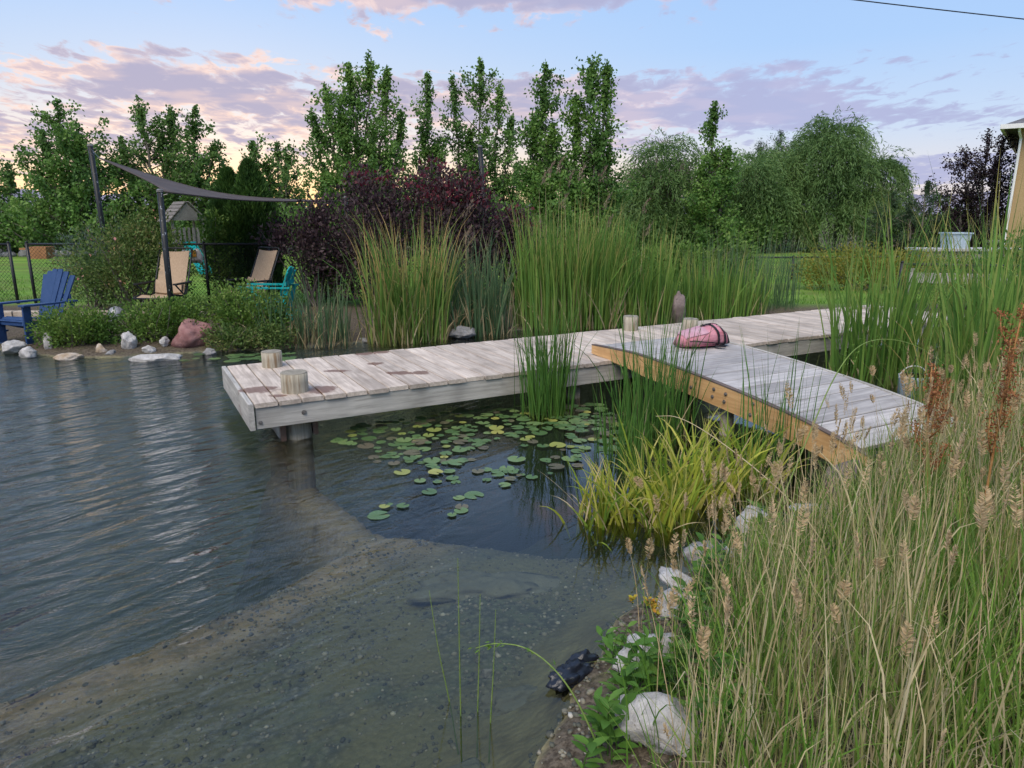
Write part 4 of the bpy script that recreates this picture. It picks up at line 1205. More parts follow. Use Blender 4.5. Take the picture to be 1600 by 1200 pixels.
ds = MB(); ds.tube([(-0.02, -0.5, 4.86), (-0.02, -0.42, 4.72), (0.05, -0.07, 4.50), (0.05, -0.07, 0.4), (0.05, -0.25, 0.15)], 0.045, 8); ds.build('downspout', M['white_trim'], hs)
for (x, z, w_, h_) in [(1.35, 3.9, 1.3, 1.35), (5.0, 3.9, 1.3, 1.35), (2.4, 1.5, 1.4, 1.4), (6.5, 1.5, 1.4, 1.4)]:
    f = MB(); f.box((x - w_ / 2, -0.03, z), (0.11, 0.07, h_ + 0.11)); f.box((x + w_ / 2, -0.03, z), (0.11, 0.07, h_ + 0.11)); f.box((x, -0.03, z + h_ / 2), (w_ - 0.11, 0.07, 0.11)); f.box((x, -0.03, z - h_ / 2), (w_ - 0.11, 0.07, 0.11)); f.box((x, -0.025, z), (0.05, 0.05, h_ - 0.11))
    fo = f.build('window', M['white_trim'], hs)
    MB().box((x, -0.008, z), (w_ - 0.1, 0.02, h_ - 0.1)).build('pane', M['glass'], fo)

# things in the side yard by the house
M['pale_blue'] = paint('pale_blue_plastic', (0.36, 0.44, 0.50), 0.5)
m = thing('storage_tub', 'pale blue tub standing on the white raised bed by the house', 'tub', (12.45, 20.0, 0.98))
t_ = MB(); t_.add([(-0.26, -0.2, 0), (0.26, -0.2, 0), (0.26, 0.2, 0), (-0.26, 0.2, 0), (-0.3, -0.24, 0.4), (0.3, -0.24, 0.4), (0.3, 0.24, 0.4), (-0.3, 0.24, 0.4)], [(0, 3, 2, 1), (0, 1, 5, 4), (1, 2, 6, 5), (2, 3, 7, 6), (3, 0, 4, 7)]); t_.build('body', M['pale_blue'], m)
MB().box((0, 0, 0.41), (0.66, 0.54, 0.04)).build('lid', M['pale_blue'], m)
m = thing('raised_bed', 'white topped raised bed in front of the house', 'raised bed', (12.0, 19.9, 0.1))
MB().box((0.9, 0, 0.41), (3.0, 0.9, 0.82)).build('side', M['grey_wood'], m); MB().box((0.9, 0, 0.85), (3.2, 1.05, 0.06)).build('top', plain('pale_cap', (0.40, 0.39, 0.39), (0.52, 0.51, 0.51), 3, 0.8, 0.1), m)
m = thing('garden_table', 'brown wooden table beside the white downspout', 'table', (15.2, 21.5, 0.1))
MB().box((0, 0, 1.0), (1.4, 0.7, 0.07)).build('top', M['play_wood'], m)
for sx in (-0.6, 0.6):
    for sy in (-0.28, 0.28): MB().box((sx, sy, 0.48), (0.09, 0.09, 0.96)).build('leg', M['play_wood'], m)
bk = thing('bucket', 'pale blue and white bucket standing behind the ramp in the reeds', 'bucket', (4.35, 7.35, -0.12))
m = MB(); m.tube([(0, 0, -0.3), (0, 0, 0.30), (0, 0, 0.33), (0, 0, 0.33), (0, 0, 0.05)], [0.12, 0.15, 0.155, 0.14, 0.12], 20); m.build('body', M['pale_blue'], bk, smooth=True)
m = MB(); m.tube([(0.15 * math.cos(a), 0.02, 0.30 + 0.13 * math.sin(a)) for a in np.linspace(0, 3.1416, 12)], 0.006, 6); m.build('handle', M['white_trim'], bk)
pw = MB(); pw.tube([(2 + x, 40 - 0.05 * x, 14.45 - 0.1176 * x + 0.0006 * (x - 20) ** 2 - 0.1) for x in np.linspace(0, 55, 24)], 0.028, 6)
tag(pw.build('power_line', M['black_metal'], smooth=True), 'thin dark power line crossing the sky at top right', 'power line')

# ------------------------------------------------------------------ trees
M['bark'] = plain('bark', (0.10, 0.085, 0.07), (0.20, 0.175, 0.15), 6, 0.95, 0.6, stretch=(3, 3, 0.6))
M['poplar'] = foliage('poplar_leaves', [(0.054, 0.117, 0.033), (0.100, 0.200, 0.048), (0.154, 0.281, 0.061), (0.236, 0.362, 0.090)], trans=0.35, patch=0.4, pscale=0.5)
M['ash'] = foliage('broad_leaves', [(0.064, 0.128, 0.033), (0.109, 0.209, 0.051), (0.181, 0.299, 0.073)], trans=0.35, patch=0.4, pscale=0.5)
M['willow'] = foliage('willow_leaves', [(0.082, 0.154, 0.049), (0.138, 0.235, 0.073), (0.211, 0.324, 0.106)], trans=0.35, patch=0.55, pscale=0.5)
M['cedar_leaf'] = foliage('arborvitae_leaves', [(0.022, 0.054, 0.014), (0.042, 0.096, 0.019), (0.072, 0.150, 0.026)], trans=0.2, patch=0.5, pscale=1.5)
M['purple'] = foliage('purple_leaves', [(0.027, 0.018, 0.022), (0.056, 0.033, 0.040), (0.094, 0.056, 0.062), (0.075, 0.069, 0.050)], trans=0.25, patch=0.45, pscale=1.1)
M['red_tip'] = foliage('red_young_leaves', [(0.09, 0.014, 0.025), (0.17, 0.025, 0.042), (0.12, 0.03, 0.04)], trans=0.35)
M['plum'] = foliage('plum_leaves', [(0.012, 0.008, 0.012), (0.028, 0.016, 0.022), (0.045, 0.026, 0.033)], trans=0.2)
M['spruce'] = foliage('conifer_needles', [(0.029, 0.058, 0.029), (0.052, 0.091, 0.042), (0.078, 0.124, 0.058)], trans=0.1)
M['mint'] = foliage('bush_leaves', [(0.040, 0.098, 0.016), (0.086, 0.172, 0.029), (0.149, 0.253, 0.046), (0.218, 0.299, 0.069)], trans=0.35, patch=0.5, pscale=2.0)
M['rose'] = foliage('rose_leaves', [(0.046, 0.091, 0.023), (0.091, 0.163, 0.039), (0.156, 0.221, 0.058), (0.221, 0.195, 0.078)], trans=0.35, patch=0.4, pscale=1.5)
M['sage'] = foliage('silver_leaves', [(0.10, 0.15, 0.10), (0.17, 0.23, 0.17)], trans=0.3)
M['goldbush'] = foliage('golden_bush_leaves', [(0.10, 0.14, 0.02), (0.20, 0.21, 0.03), (0.32, 0.27, 0.05), (0.12, 0.20, 0.04)], trans=0.35)
M['flower'] = foliage('rose_flowers', [(0.55, 0.22, 0.22), (0.66, 0.33, 0.28), (0.60, 0.36, 0.18)], trans=0.3)

def limb(m, a, b, r0, r1, wob=0.06, n=5, sides=6):
    a, b = Vector(a), Vector(b); L = (b - a).length
    pts = []
    for i in range(n):
        t = i / (n - 1)
        p = a.lerp(b, t)
        if 0 < i < n - 1: p += Vector((random.gauss(0, 1), random.gauss(0, 1), 0)) * wob * L * 0.3
        pts.append(p)
    m.tube(pts, [r0 + (r1 - r0) * i / (n - 1) for i in range(n)], sides, True)
    return pts

def tree(name, label, loc, leaders, nleaf, leaf, mat, trunk_r=0.16, group=None, upright=0.55, catg='tree', dens=9.0, clus=0.22, gap=1.0, aspect=0.8, bark=None, fat=1.45):
    """leaders: (dx, dy, top z, lowest foliage z, radius); every leader carries rising side twigs with leaf clusters on them"""
    t = thing(name, label, catg, loc, 0, group)
    m = MB()
    z0 = loc[2]
    pos, crand = [], []
    tot = sum((l[2] - l[3]) * l[4] for l in leaders)
    fork = Vector((0, 0, min(l[3] for l in leaders) - z0 + 0.25))
    limb(m, (0, 0, -0.2), fork, trunk_r, trunk_r * 0.8, 0.03, 4, 8)
    for (dx_, dy_, zt, zb, rad) in leaders:
        top = Vector((dx_, dy_, zt - z0)); lo = Vector((dx_ * 0.6, dy_ * 0.6, max(fork.z, zb - z0)))
        ax = limb(m, fork, lo + (top - lo) * 0.15, trunk_r * 0.55, trunk_r * 0.42, 0.05, 3) + limb(m, lo + (top - lo) * 0.15, top - Vector((0, 0, 0.15)), trunk_r * 0.42, 0.012, 0.05, 7)
        H = zt - zb
        nb_ = max(8, int(dens * H))
        cl = []
        for k in range(nb_):
            f = (k + random.random()) / nb_
            prof = (min(1, f / 0.15) ** 0.5) * (1 - f) ** 0.45 * 1.1 + 0.12
            az_ = random.uniform(0, 6.283)
            lobe = mnoise.noise(Vector((math.cos(az_) * 1.1 + dx_ * 3, math.sin(az_) * 1.1, f * H * 0.75 + zt * 7)))
            rr = rad * fat * prof * random.uniform(0.35, 1.15) * max(0.25, 0.95 + 0.9 * lobe)
            tf = 0.0 + f
            st = lo.lerp(top, tf)
            st.z = (zb - 0.4 - z0) + (H + 0.3) * f * 0.97 - rr * upright * 0.6
            en = st + Vector((math.cos(az_) * rr, math.sin(az_) * rr, rr * upright * random.uniform(0.7, 1.6)))
            if rr > 0.25: limb(m, st, en, 0.014 + 0.012 * rr, 0.004, 0.08, 3, 4)
            nc = max(2, int(rr / 0.17))
            for c_ in range(nc):
                q = 0.15 + 0.9 * (c_ + 0.5) / nc
                if random.random() < 0.27 * gap: continue
                cl.append((st.lerp(en, q), clus * (0.65 + 0.5 * random.random())))
        for k in range(int(H * 3)):
            f = 0.75 + 0.25 * random.random()
            cl.append((lo.lerp(top, f), clus * 0.5))
        nl = int(1.25 * nleaf * (H * rad) / tot)
        ci = rng.integers(0, len(cl), nl)
        cp_ = np.array([c[0][:] for c in cl])[ci]; cs = np.array([c[1] for c in cl])[ci]
        g = rng.normal(size=(nl, 3)) * cs[:, None] * np.array([0.8, 0.8, 1.1])
        pos.append(cp_ + g * 0.66)
        crand.append(rng.random(len(cl))[ci])
    pos = np.concatenate(pos)
    ax_ = np.tile([0.0, 0.0, -0.55], (len(pos), 1))
    V, F, at = leaves(pos, rng.uniform(0.45, 1.05, len(pos)) * leaf, rng.uniform(0.5, 0.95, len(pos)) * leaf * aspect, ax_, r=np.clip(0.55 * np.concatenate(crand) + 0.45 * rng.random(len(pos)), 0, 1))
    m.build('trunk', bark or M['bark'], t, smooth=True)
    put('crown', npmesh('crown', V, F, mat, at), t)
    return t

def rel(x, y, ls):
    return [(a - x, dy, zt, zb, r) for a, dy, zt, zb, r in ls]
tree('broadleaf_tree', 'leafy tree cut off by the left picture edge behind the hoop', (-24.0, 34, 0.1), [(-0.4, 0, 4.8, 1.0, 1.5), (0.3, 0.3, 4.2, 0.8, 1.1)], 7000, 0.19, M['ash'], fat=1.7)
tree('broadleaf_tree', 'full green tree behind the fence left of the tall sail pole', (-19.5, 32, 0.1), rel(-19.5, 32, [(-19.57, 0, 6.7, 1.0, 1.35), (-20.6, 0.3, 5.4, 0.7, 1.05), (-18.7, -0.2, 5.2, 0.7, 1.05), (-19.2, 0.6, 5.8, 0.6, 1.35), (-20.0, -0.5, 4.2, 0.3, 1.5), (-18.9, -0.6, 3.6, 0.3, 1.5)]), 21000, 0.19, M['poplar'], 0.2, fat=1.7)
tree('broadleaf_tree', 'broad green tree rising right above the corner of the shade sail', (-16.2, 34, 0.1), rel(-16.2, 34, [(-17.05, 0, 7.1, 1.8, 1.2), (-15.75, 0.3, 6.7, 1.8, 0.95), (-14.4, -0.2, 6.7, 1.6, 1.0), (-16.5, 0.5, 5.9, 1.4, 1.7), (-18.2, 0.2, 5.4, 1.6, 0.95), (-13.7, 0, 5.3, 1.6, 0.8), (-15.2, -0.4, 4.4, 1.0, 1.6)]), 19000, 0.19, M['ash'], 0.2, gap=1.6, fat=1.7)
tree('broadleaf_tree', 'small airy tree with spreading top behind the arborvitae', (-11.8, 36, 0.1), rel(-11.8, 36, [(-12.75, 0, 5.3, 2.6, 0.95), (-11.6, 0.3, 5.4, 2.4, 1.0), (-10.95, -0.2, 4.7, 2.2, 0.75), (-12.1, 0, 4.2, 1.6, 1.3), (-13.2, 0, 4.6, 3.0, 0.6)]), 6500, 0.19, M['ash'], 0.12, gap=2.2, upright=0.9, fat=1.7)
PG = 'tall poplars behind the garden'
tree('poplar_tree', 'widest poplar with many upright leaders above the dark purple shrub', (-6.2, 30, 0.1), rel(-6.2, 30, [(-6.5, 0, 7.8, 2.2, 1.05), (-5.75, 0.2, 8.1, 2.3, 0.95), (-7.55, 0.2, 7.0, 2.0, 0.95), (-4.95, -0.2, 7.5, 2.4, 0.75), (-8.1, 0, 5.9, 1.6, 0.7), (-4.5, 0.3, 5.8, 1.8, 0.65), (-6.8, -0.3, 6.0, 1.4, 1.0), (-5.6, -0.4, 4.8, 1.0, 1.2)]), 23000, 0.165, M['poplar'], 0.2, PG, gap=1.5)
tree('poplar_tree', 'narrow single poplar just right of the widest poplar', (-3.72, 33, 0.1), [(0, 0, 8.0, 1.2, 0.70), (-0.25, 0.1, 5.6, 0.8, 0.8), (0.3, -0.1, 5.0, 0.8, 0.8)], 8000, 0.17, M['poplar'], 0.14, PG)
tree('poplar_tree', 'poplar with three slim spires above the red tipped shrub', (-1.5, 34, 0.1), rel(-1.5, 34, [(-2.7, 0, 8.0, 1.6, 0.62), (-1.4, 0.1, 8.75, 1.2, 0.98), (-0.55, -0.1, 7.6, 1.6, 0.66), (0.0, 0, 6.3, 1.4, 0.72), (-1.9, 0.2, 5.8, 0.9, 0.8), (0.3, 0.1, 4.2, 0.8, 0.9)]), 15000, 0.17, M['poplar'], 0.16, PG)
tree('poplar_tree', 'dense poplar left of the pair in the picture centre', (1.15, 29, 0.1), rel(1.15, 29, [(1.25, 0, 7.5, 1.0, 0.85), (0.85, 0.2, 5.7, 0.8, 0.8), (1.6, -0.2, 5.4, 0.6, 0.9), (1.1, -0.3, 3.8, 0.3, 1.1)]), 13500, 0.165, M['poplar'], 0.15, PG)
tree('poplar_tree', 'dense poplar with forked tip right of the pair in the picture centre', (3.0, 28, 0.1), rel(3.0, 28, [(2.95, 0, 7.6, 1.4, 0.82), (3.55, 0.1, 7.35, 1.4, 0.58), (2.4, 0.1, 6.2, 0.9, 0.9), (3.2, -0.2, 4.8, 0.6, 1.1), (3.7, 0, 4.4, 1.2, 0.75), (2.4, -0.4, 3.4, 0.2, 1.2)]), 18500, 0.165, M['poplar'], 0.17, PG)
tree('poplar_tree', 'pointed young poplar between the two willows', (8.55, 31, 0.1), rel(8.55, 31, [(8.45, 0, 6.5, 1.2, 0.72), (9.2, 0.1, 4.7, 0.6, 0.95), (8.0, -0.1, 3.9, 0.4, 0.85), (8.7, 0.2, 4.8, 0.4, 0.9)]), 10500, 0.165, M['poplar'], 0.13, PG)
tree('pine_tree', 'dark pine tip showing above the big willow on its left', (14.2, 42, 0.1), [(0, 0, 6.0, 2.5, 0.85), (0.3, 0, 5.2, 2.5, 0.6)], 4200, 0.20, M['spruce'], 0.14, None, 0.9, aspect=0.25)
tree('pine_tree', 'taller dark pine tip showing above the big willow', (15.5, 42.5, 0.1), [(0, 0, 6.5, 2.5, 0.9), (-0.3, 0, 5.6, 2.5, 0.7)], 4800, 0.20, M['spruce'], 0.14, None, 0.9, aspect=0.25)
tree('spruce_tree', 'small dark spruce right of the big willow', (17.2, 30, 0.1), [(0, 0, 3.25, 0.2, 0.95), (-0.5, 0.2, 2.4, 0.2, 0.7)], 7000, 0.13, M['spruce'], 0.12, None, 0.35, aspect=0.35, clus=0.14)
tree('spruce_tree', 'lower bushy spruce hidden behind the cattails right of the willow', (16.1, 30.5, 0.1), [(0, 0, 2.9, 0.2, 1.0), (0.9, 0.2, 2.0, 0.2, 0.7)], 6000, 0.13, M['spruce'], 0.12, None, 0.35, aspect=0.35, clus=0.14)
tree('plum_tree', 'dark purple leaved tree standing against the tan house', (19.45, 30.0, 0.1), [(0.0, 0, 5.3, 0.6, 1.4), (-0.75, 0.2, 4.4, 0.5, 1.2), (0.6, 0, 5.0, 0.6, 1.2), (0.1, -0.5, 4.0, 0.3, 1.5), (-0.3, 0.4, 3.0, 0.2, 1.7)], 15000, 0.12, M['plum'], 0.14, None, 0.5)

def willow(name, label, loc, rx, rz_, ztop, nstr, lab_leaf=0.16):
    t = thing(name, label, 'tree', loc)
    m = MB(); limb(m, (0, 0, -0.2), (0.1, 0, ztop * 0.45), 0.28, 0.2, 0.04, 4, 8)
    pos, axs, rr_ = [], [], []
    for k in range(26):
        a = random.uniform(0, 6.283); f = random.uniform(0.3, 0.95)
        en = Vector((math.cos(a) * rx * 0.8 * f, math.sin(a) * rz_ * 0.8 * f, ztop * (0.62 + 0.34 * math.sqrt(max(0, 1 - f * f)))))
        limb(m, (0.1, 0, ztop * 0.4), en, 0.08, 0.02, 0.10, 5, 5)
    # overlapping tufts make the crown lumpy
    tufts = []
    for k in range(32):
        a = random.uniform(0, 6.283); f = math.sqrt(random.random()) * 0.95
        hz_ = random.uniform(0.3, 1.05) if f > 0.45 else random.uniform(0.72, 1.08)
        tufts.append((math.cos(a) * f * rx * 0.85, math.sin(a) * f * rz_ * 0.85, ztop * (0.22 + 0.72 * math.sqrt(max(0, 1 - f ** 2.4))) * hz_ + 0.15, random.uniform(0.5, 1.0) * rx * 0.24))
    for k in range(nstr):
        ti = random.randrange(len(tufts)); cx, cy, cz, cr = tufts[ti]
        sr = (ti * 0.377) % 1.0 * 0.6 + 0.4 * random.random()
        a = random.uniform(0, 6.283); f = math.sqrt(random.random())
        p = Vector((cx + math.cos(a) * f * cr, cy + math.sin(a) * f * cr, cz + cr * 0.55 * math.sqrt(1 - f * f) - cr * 0.3))
        v = Vector((math.cos(a), math.sin(a), 0)) * random.uniform(0.05, 0.22) * (0.4 + f) + Vector((0, 0, random.uniform(0.06, 0.26)))
        v += Vector((cx / rx, cy / rz_, 0)) * 0.06
        n = random.randint(7, 17)
        step = 0.15
        for i in range(n):
            v += Vector((random.gauss(0, 0.018), random.gauss(0, 0.018), -0.042))
            v = v.normalized() * step
            p = p + v
            if p.z < 0.15: break
            pos.append(p[:]); axs.append((v * 4)[:]); rr_.append(sr); rr_.append(sr)
            pos.append((p + Vector((random.gauss(0, .05), random.gauss(0, .05), random.gauss(0, .04))))[:]); axs.append((v * 4)[:])
    pos = np.array(pos); axs = np.array(axs)
    V, F, at = leaves(pos, rng.uniform(0.7, 1.3, len(pos)) * lab_leaf * 1.35, rng.uniform(0.7, 1.2, len(pos)) * lab_leaf * 0.27, axs, 0.28, r=np.array(rr_))
    m.build('trunk', M['bark'], t, smooth=True)
    put('crown', npmesh('crown', V, F, M['willow'], at), t)
    return t
willow('willow_tree', 'smaller willow with drooping twigs left of the pointed young poplar', (7.0, 33.5, 0.1), 2.55, 2.2, 4.6, 1700)
willow('willow_tree', 'biggest willow with a wide drooping crown behind the right reeds', (15.2, 36, 0.1), 3.7, 3.0, 5.7, 3600)
willow('willow_tree', 'low willow skirt spreading left of the biggest willow', (11.6, 35, 0.1), 2.2, 2.0, 4.2, 1600)

# ------------------------------------------------------------------ shrubs and hedges
def shrub(name, label, loc, blobs, nleaf, leaf, mat, catg='shrub', aspect=0.55, stems=7, group=None, up=0.4, extra=None, surf=0.5, woody=True):
    """blobs: (dx, dy, dz, rx, ry, rz) lumps filled with leaves, denser to the outside"""
    t = thing(name, label, catg, loc, 0, group)
    pos = []
    tot = sum(b[3] * b[4] * b[5] for b in blobs)
    for b in blobs:
        n = int(nleaf * b[3] * b[4] * b[5] / tot)
        d = rng.normal(size=(n, 3)); d /= np.linalg.norm(d, axis=1)[:, None]
        rad = rng.random(n) ** surf
        # twiggy unevenness
        nz = vnoise(d[:, 0] * 3 + b[0] * 5, d[:, 2] * 3 + d[:, 1] * 2 + b[1] * 5, 1.3, 13)
        rad = rad * (1 + 0.55 * nz) + 0.06 * rng.normal(size=n)
        p = np.array(b[:3]) + d * rad[:, None] * np.array(b[3:])
        pos.append(p)
    pos = np.concatenate(pos)
    pos = pos[pos[:, 2] > 0.01]
    axis = pos - np.array([0, 0, pos[:, 2].mean() * 0.6])
    axis = axis / (np.linalg.norm(axis, axis=1)[:, None] + 1e-6) * 0.8 + np.array([0, 0, up])
    V, F, at = leaves(pos, rng.uniform(0.6, 1.3, len(pos)) * leaf, rng.uniform(0.6, 1.2, len(pos)) * leaf * aspect, axis, 0.7)
    m = MB()
    for k in range(stems):
        b = random.choice(blobs)
        limb(m, (random.gauss(0, .08), random.gauss(0, .08), -0.05), (b[0] + random.gauss(0, b[3] * .4), b[1] + random.gauss(0, b[4] * .4), b[2] + b[5] * random.uniform(0.2, 0.8)), 0.02 if woody else 0.006, 0.004, 0.08, 4, 4)
    m.build('stems', M['bark'], t)
    put('foliage', npmesh('foliage', V, F, mat, at), t)
    if extra:
        nm, em, n, sz, sel = extra
        pp = pos[sel(pos)]
        pp = pp[rng.integers(0, len(pp), n)] + rng.normal(size=(n, 3)) * 0.03
        V, F, at = leaves(pp, rng.uniform(0.7, 1.3, n) * sz, rng.uniform(0.7, 1.3, n) * sz * 0.7, np.tile([0, 0, 0.8], (n, 1)), 0.8)
        tag(put(nm, npmesh(nm, V, F, em, at), t), kind='stuff')
    return t
hi = lambda z: (lambda p: p[:, 2] > z)
# dark purple shrubs with red young leaves behind the cattails
redx = lambda z, n: ('young_leaves', M['red_tip'], n, 0.085, hi(z))
shrub('purple_shrub', 'dark purple shrub with dull tips left of the red tipped shrub', (-2.75, 13.9, 0.12), [(0, 0, 1.3, 0.85, 0.8, 1.2), (-0.5, 0.1, 0.9, 0.75, 0.7, 0.9), (0.45, 0, 1.9, 0.55, 0.5, 0.75), (-0.15, 0, 2.2, 0.4, 0.4, 0.55)], 9000, 0.085, M['purple'], extra=redx(2.3, 120), stems=14)
shrub('purple_shrub', 'purple shrub with bright red tips in the middle of the garden', (-1.15, 14.0, 0.12), [(0, 0, 1.3, 0.9, 0.8, 1.25), (0.55, 0, 1.1, 0.65, 0.7, 1.0), (-0.35, 0, 2.1, 0.5, 0.5, 0.75), (0.3, 0, 2.1, 0.45, 0.5, 0.65)], 10000, 0.085, M['purple'], extra=redx(1.9, 760), stems=14)
shrub('purple_shrub', 'low purple shrub with red tips right of the middle shrub', (0.15, 14.4, 0.12), [(0, 0, 1.0, 0.55, 0.6, 0.95), (-0.2, 0, 1.5, 0.3, 0.4, 0.5)], 4000, 0.085, M['purple'], extra=redx(1.5, 170), stems=9)
shrub('purple_shrub', 'loose grey purple shrub hanging over the sideways recliner', (-3.9, 13.6, 0.12), [(0, 0, 1.2, 0.5, 0.5, 0.85), (-0.45, -0.15, 1.35, 0.5, 0.4, 0.42), (0.25, 0, 1.7, 0.4, 0.4, 0.5)], 3600, 0.08, M['purple'], stems=12, surf=0.8)
def arbor(label, loc, h, r, n):
    t = thing('arborvitae', label, 'tree', loc)
    zf = rng.random(n) ** 0.85
    a = rng.uniform(0, 6.283, n)
    prof = np.minimum(1, (1 - zf) * 2.4 + 0.02) ** 0.7 * (0.75 + 0.25 * np.minimum(1, zf / 0.15))
    lump = 1 + 0.32 * vnoise(a * 1.9, zf * 7, 1.0, 17) + 0.22 * vnoise(a * 4, zf * 16, 1.0, 18)
    rr = r * prof * lump * rng.random(n) ** 0.28
    pos = np.stack([np.cos(a) * rr, np.sin(a) * rr, zf * h], 1)
    axis = np.stack([np.cos(a) * 0.5, np.sin(a) * 0.5, np.full(n, 1.1)], 1)
    V, F, at = leaves(pos, rng.uniform(0.06, 0.15, n), rng.uniform(0.02, 0.045, n), axis, 0.3)
    m = MB(); limb(m, (0, 0, -0.1), (0, 0, h * 0.9), 0.06, 0.01, 0.01, 4)
    m.build('trunk', M['bark'], t); put('crown', npmesh('crown', V, F, M['cedar_leaf'], at), t)
arbor('left of two dark arborvitae columns under the shade sail', (-5.95, 15.2, 0.12), 2.66, 0.46, 15000)
arbor('right of two dark arborvitae columns under the shade sail', (-5.42, 15.0, 0.12), 2.80, 0.52, 17000)
# flowering rose bush, silver shrub and leafy bushes on the far bank
shrub('rose_bush', 'big rose bush with a few pink flowers in front of the fence', (-7.0, 12.9, 0.12), [(0, 0, 0.9, 1.0, 0.7, 0.85), (0.35, 0, 1.35, 0.65, 0.55, 0.6), (-0.6, 0, 0.65, 0.75, 0.6, 0.55), (0.62, 0, 0.85, 0.5, 0.5, 0.8)], 13000, 0.06, M['rose'], extra=('flower', M['flower'], 80, 0.06, hi(0.5)), stems=16)
shrub('silver_shrub', 'silvery grey green shrub with upright twigs behind the rose bush', (-8.1, 13.5, 0.12), [(0, 0, 0.9, 0.55, 0.4, 0.6), (0.3, 0, 1.3, 0.12, 0.12, 0.5), (-0.3, 0, 1.15, 0.10, 0.1, 0.45), (0.05, 0, 1.25, 0.1, 0.1, 0.5), (0.65, 0, 1.3, 0.12, 0.12, 0.45)], 2200, 0.075, M['sage'], aspect=0.25, stems=10, up=1.0)
shrub('leafy_bush', 'rounded green bush at the water edge right of the blue chairs', (-6.25, 9.92, 0.05), [(0, 0, 0.28, 0.50, 0.36, 0.34), (0.3, 0, 0.25, 0.35, 0.32, 0.28), (-0.3, 0, 0.22, 0.32, 0.3, 0.26)], 6500, 0.05, M['mint'], 'bush', stems=26, woody=False)
shrub('leafy_bush', 'wide green bush behind the white slab left of the pink boulder', (-5.15, 10.15, 0.05), [(0, 0, 0.32, 0.58, 0.36, 0.36), (0.35, 0.05, 0.38, 0.4, 0.32, 0.34), (-0.35, 0, 0.25, 0.32, 0.3, 0.26)], 7500, 0.05, M['mint'], 'bush', stems=26, woody=False)
shrub('leafy_bush', 'tall green bush right of the pink boulder before the turquoise chair', (-3.95, 10.35, 0.05), [(0, 0, 0.42, 0.50, 0.40, 0.48), (0.35, 0, 0.36, 0.4, 0.35, 0.4), (-0.3, 0.1, 0.45, 0.35, 0.3, 0.42)], 8000, 0.052, M['mint'], 'bush', stems=26, woody=False)
shrub('leafy_bush', 'dark low bush at the water edge under the pink boulder', (-4.05, 9.85, 0.0), [(0, 0, 0.16, 0.38, 0.25, 0.22), (0.5, 0.1, 0.18, 0.4, 0.25, 0.22)], 3800, 0.045, M['rose'], 'bush', stems=18, woody=False)
shrub('leafy_bush', 'bright leafy climber behind the hanging bag', (-6.1, 14.6, 0.12), [(0.15, 0, 0.75, 0.5, 0.3, 0.7), (0.0, 0, 1.45, 0.32, 0.3, 0.4)], 3000, 0.085, M['mint'], 'bush', stems=10)
shrub('leafy_bush', 'bright green bush behind the turquoise chair back', (-3.75, 14.2, 0.12), [(0, 0, 0.6, 0.45, 0.3, 0.55)], 1800, 0.08, M['mint'], 'bush', stems=8)
shrub('golden_bush', 'yellow green bush behind the far end of the dock', (8.3, 16.8, 0.12), [(0, 0, 0.55, 1.3, 0.8, 0.6), (1.2, 0, 0.5, 1.0, 0.7, 0.5), (-0.9, 0, 0.45, 0.8, 0.6, 0.45)], 8500, 0.07, M['goldbush'], stems=14)
shrub('leafy_bush', 'bright green bush at the right picture edge below the house', (10.6, 14.6, 0.12), [(0, 0, 0.75, 0.8, 0.6, 0.75), (-0.7, 0, 0.45, 0.7, 0.6, 0.45)], 6000, 0.075, M['mint'], 'bush', stems=12)
shrub('leafy_bush', 'green bush in front of the white raised bed', (11.4, 18.3, 0.12), [(0, 0, 0.35, 1.4, 0.5, 0.45), (1.6, 0, 0.4, 1.0, 0.5, 0.45)], 6000, 0.08, M['mint'], 'bush', stems=10)
shrub('leafy_bush', 'leafy green weeds behind the reeds left of the lawn', (3.6, 15.4, 0.12), [(0, 0, 0.6, 1.4, 0.6, 0.65), (1.2, 0, 0.75, 0.6, 0.5, 0.6), (-1.3, 0, 0.5, 0.9, 0.6, 0.6)], 8000, 0.095, M['mint'], 'bush', stems=12)
# low dark hedges closing the far side of the lawn
for i, (x, y, wx, h, lb) in enumerate([(-23.5, 33.0, 2.2, 2.0, 'dark hedge at the far left end of the lawn'), (-16.8, 33.5, 2.6, 2.2, 'dark hedge below the trees behind the rose bush'), (-12.2, 33.0, 2.6, 2.0, 'dark hedge behind the play tower and arborvitae'),
                                   (-7.5, 31.0, 2.6, 2.4, 'hedge at the foot of the widest poplar'), (-3.0, 31.5, 2.6, 2.6, 'hedge at the foot of the narrow poplar'), (1.2, 30.5, 2.4, 2.1, 'hedge at the foot of the centre poplars'),
                                   (5.6, 31.5, 2.2, 1.5, 'low hedge below the smaller willow'), (10.0, 33.0, 2.4, 1.8, 'hedge between the two willows'), (19.8, 34.0, 2.6, 1.9, 'hedge far right behind the spruces')]):
    shrub('hedge', lb, (x, y, 0.1), [(0, 0, h * 0.45, wx, 0.7, h * 0.5), (wx * 0.5, 0, h * 0.6, wx * 0.5, 0.6, h * 0.5), (-wx * 0.5, 0, h * 0.55, wx * 0.5, 0.6, h * 0.5)], 6500, 0.19, M['ash'], 'hedge', stems=10, group='hedges around the far lawn')

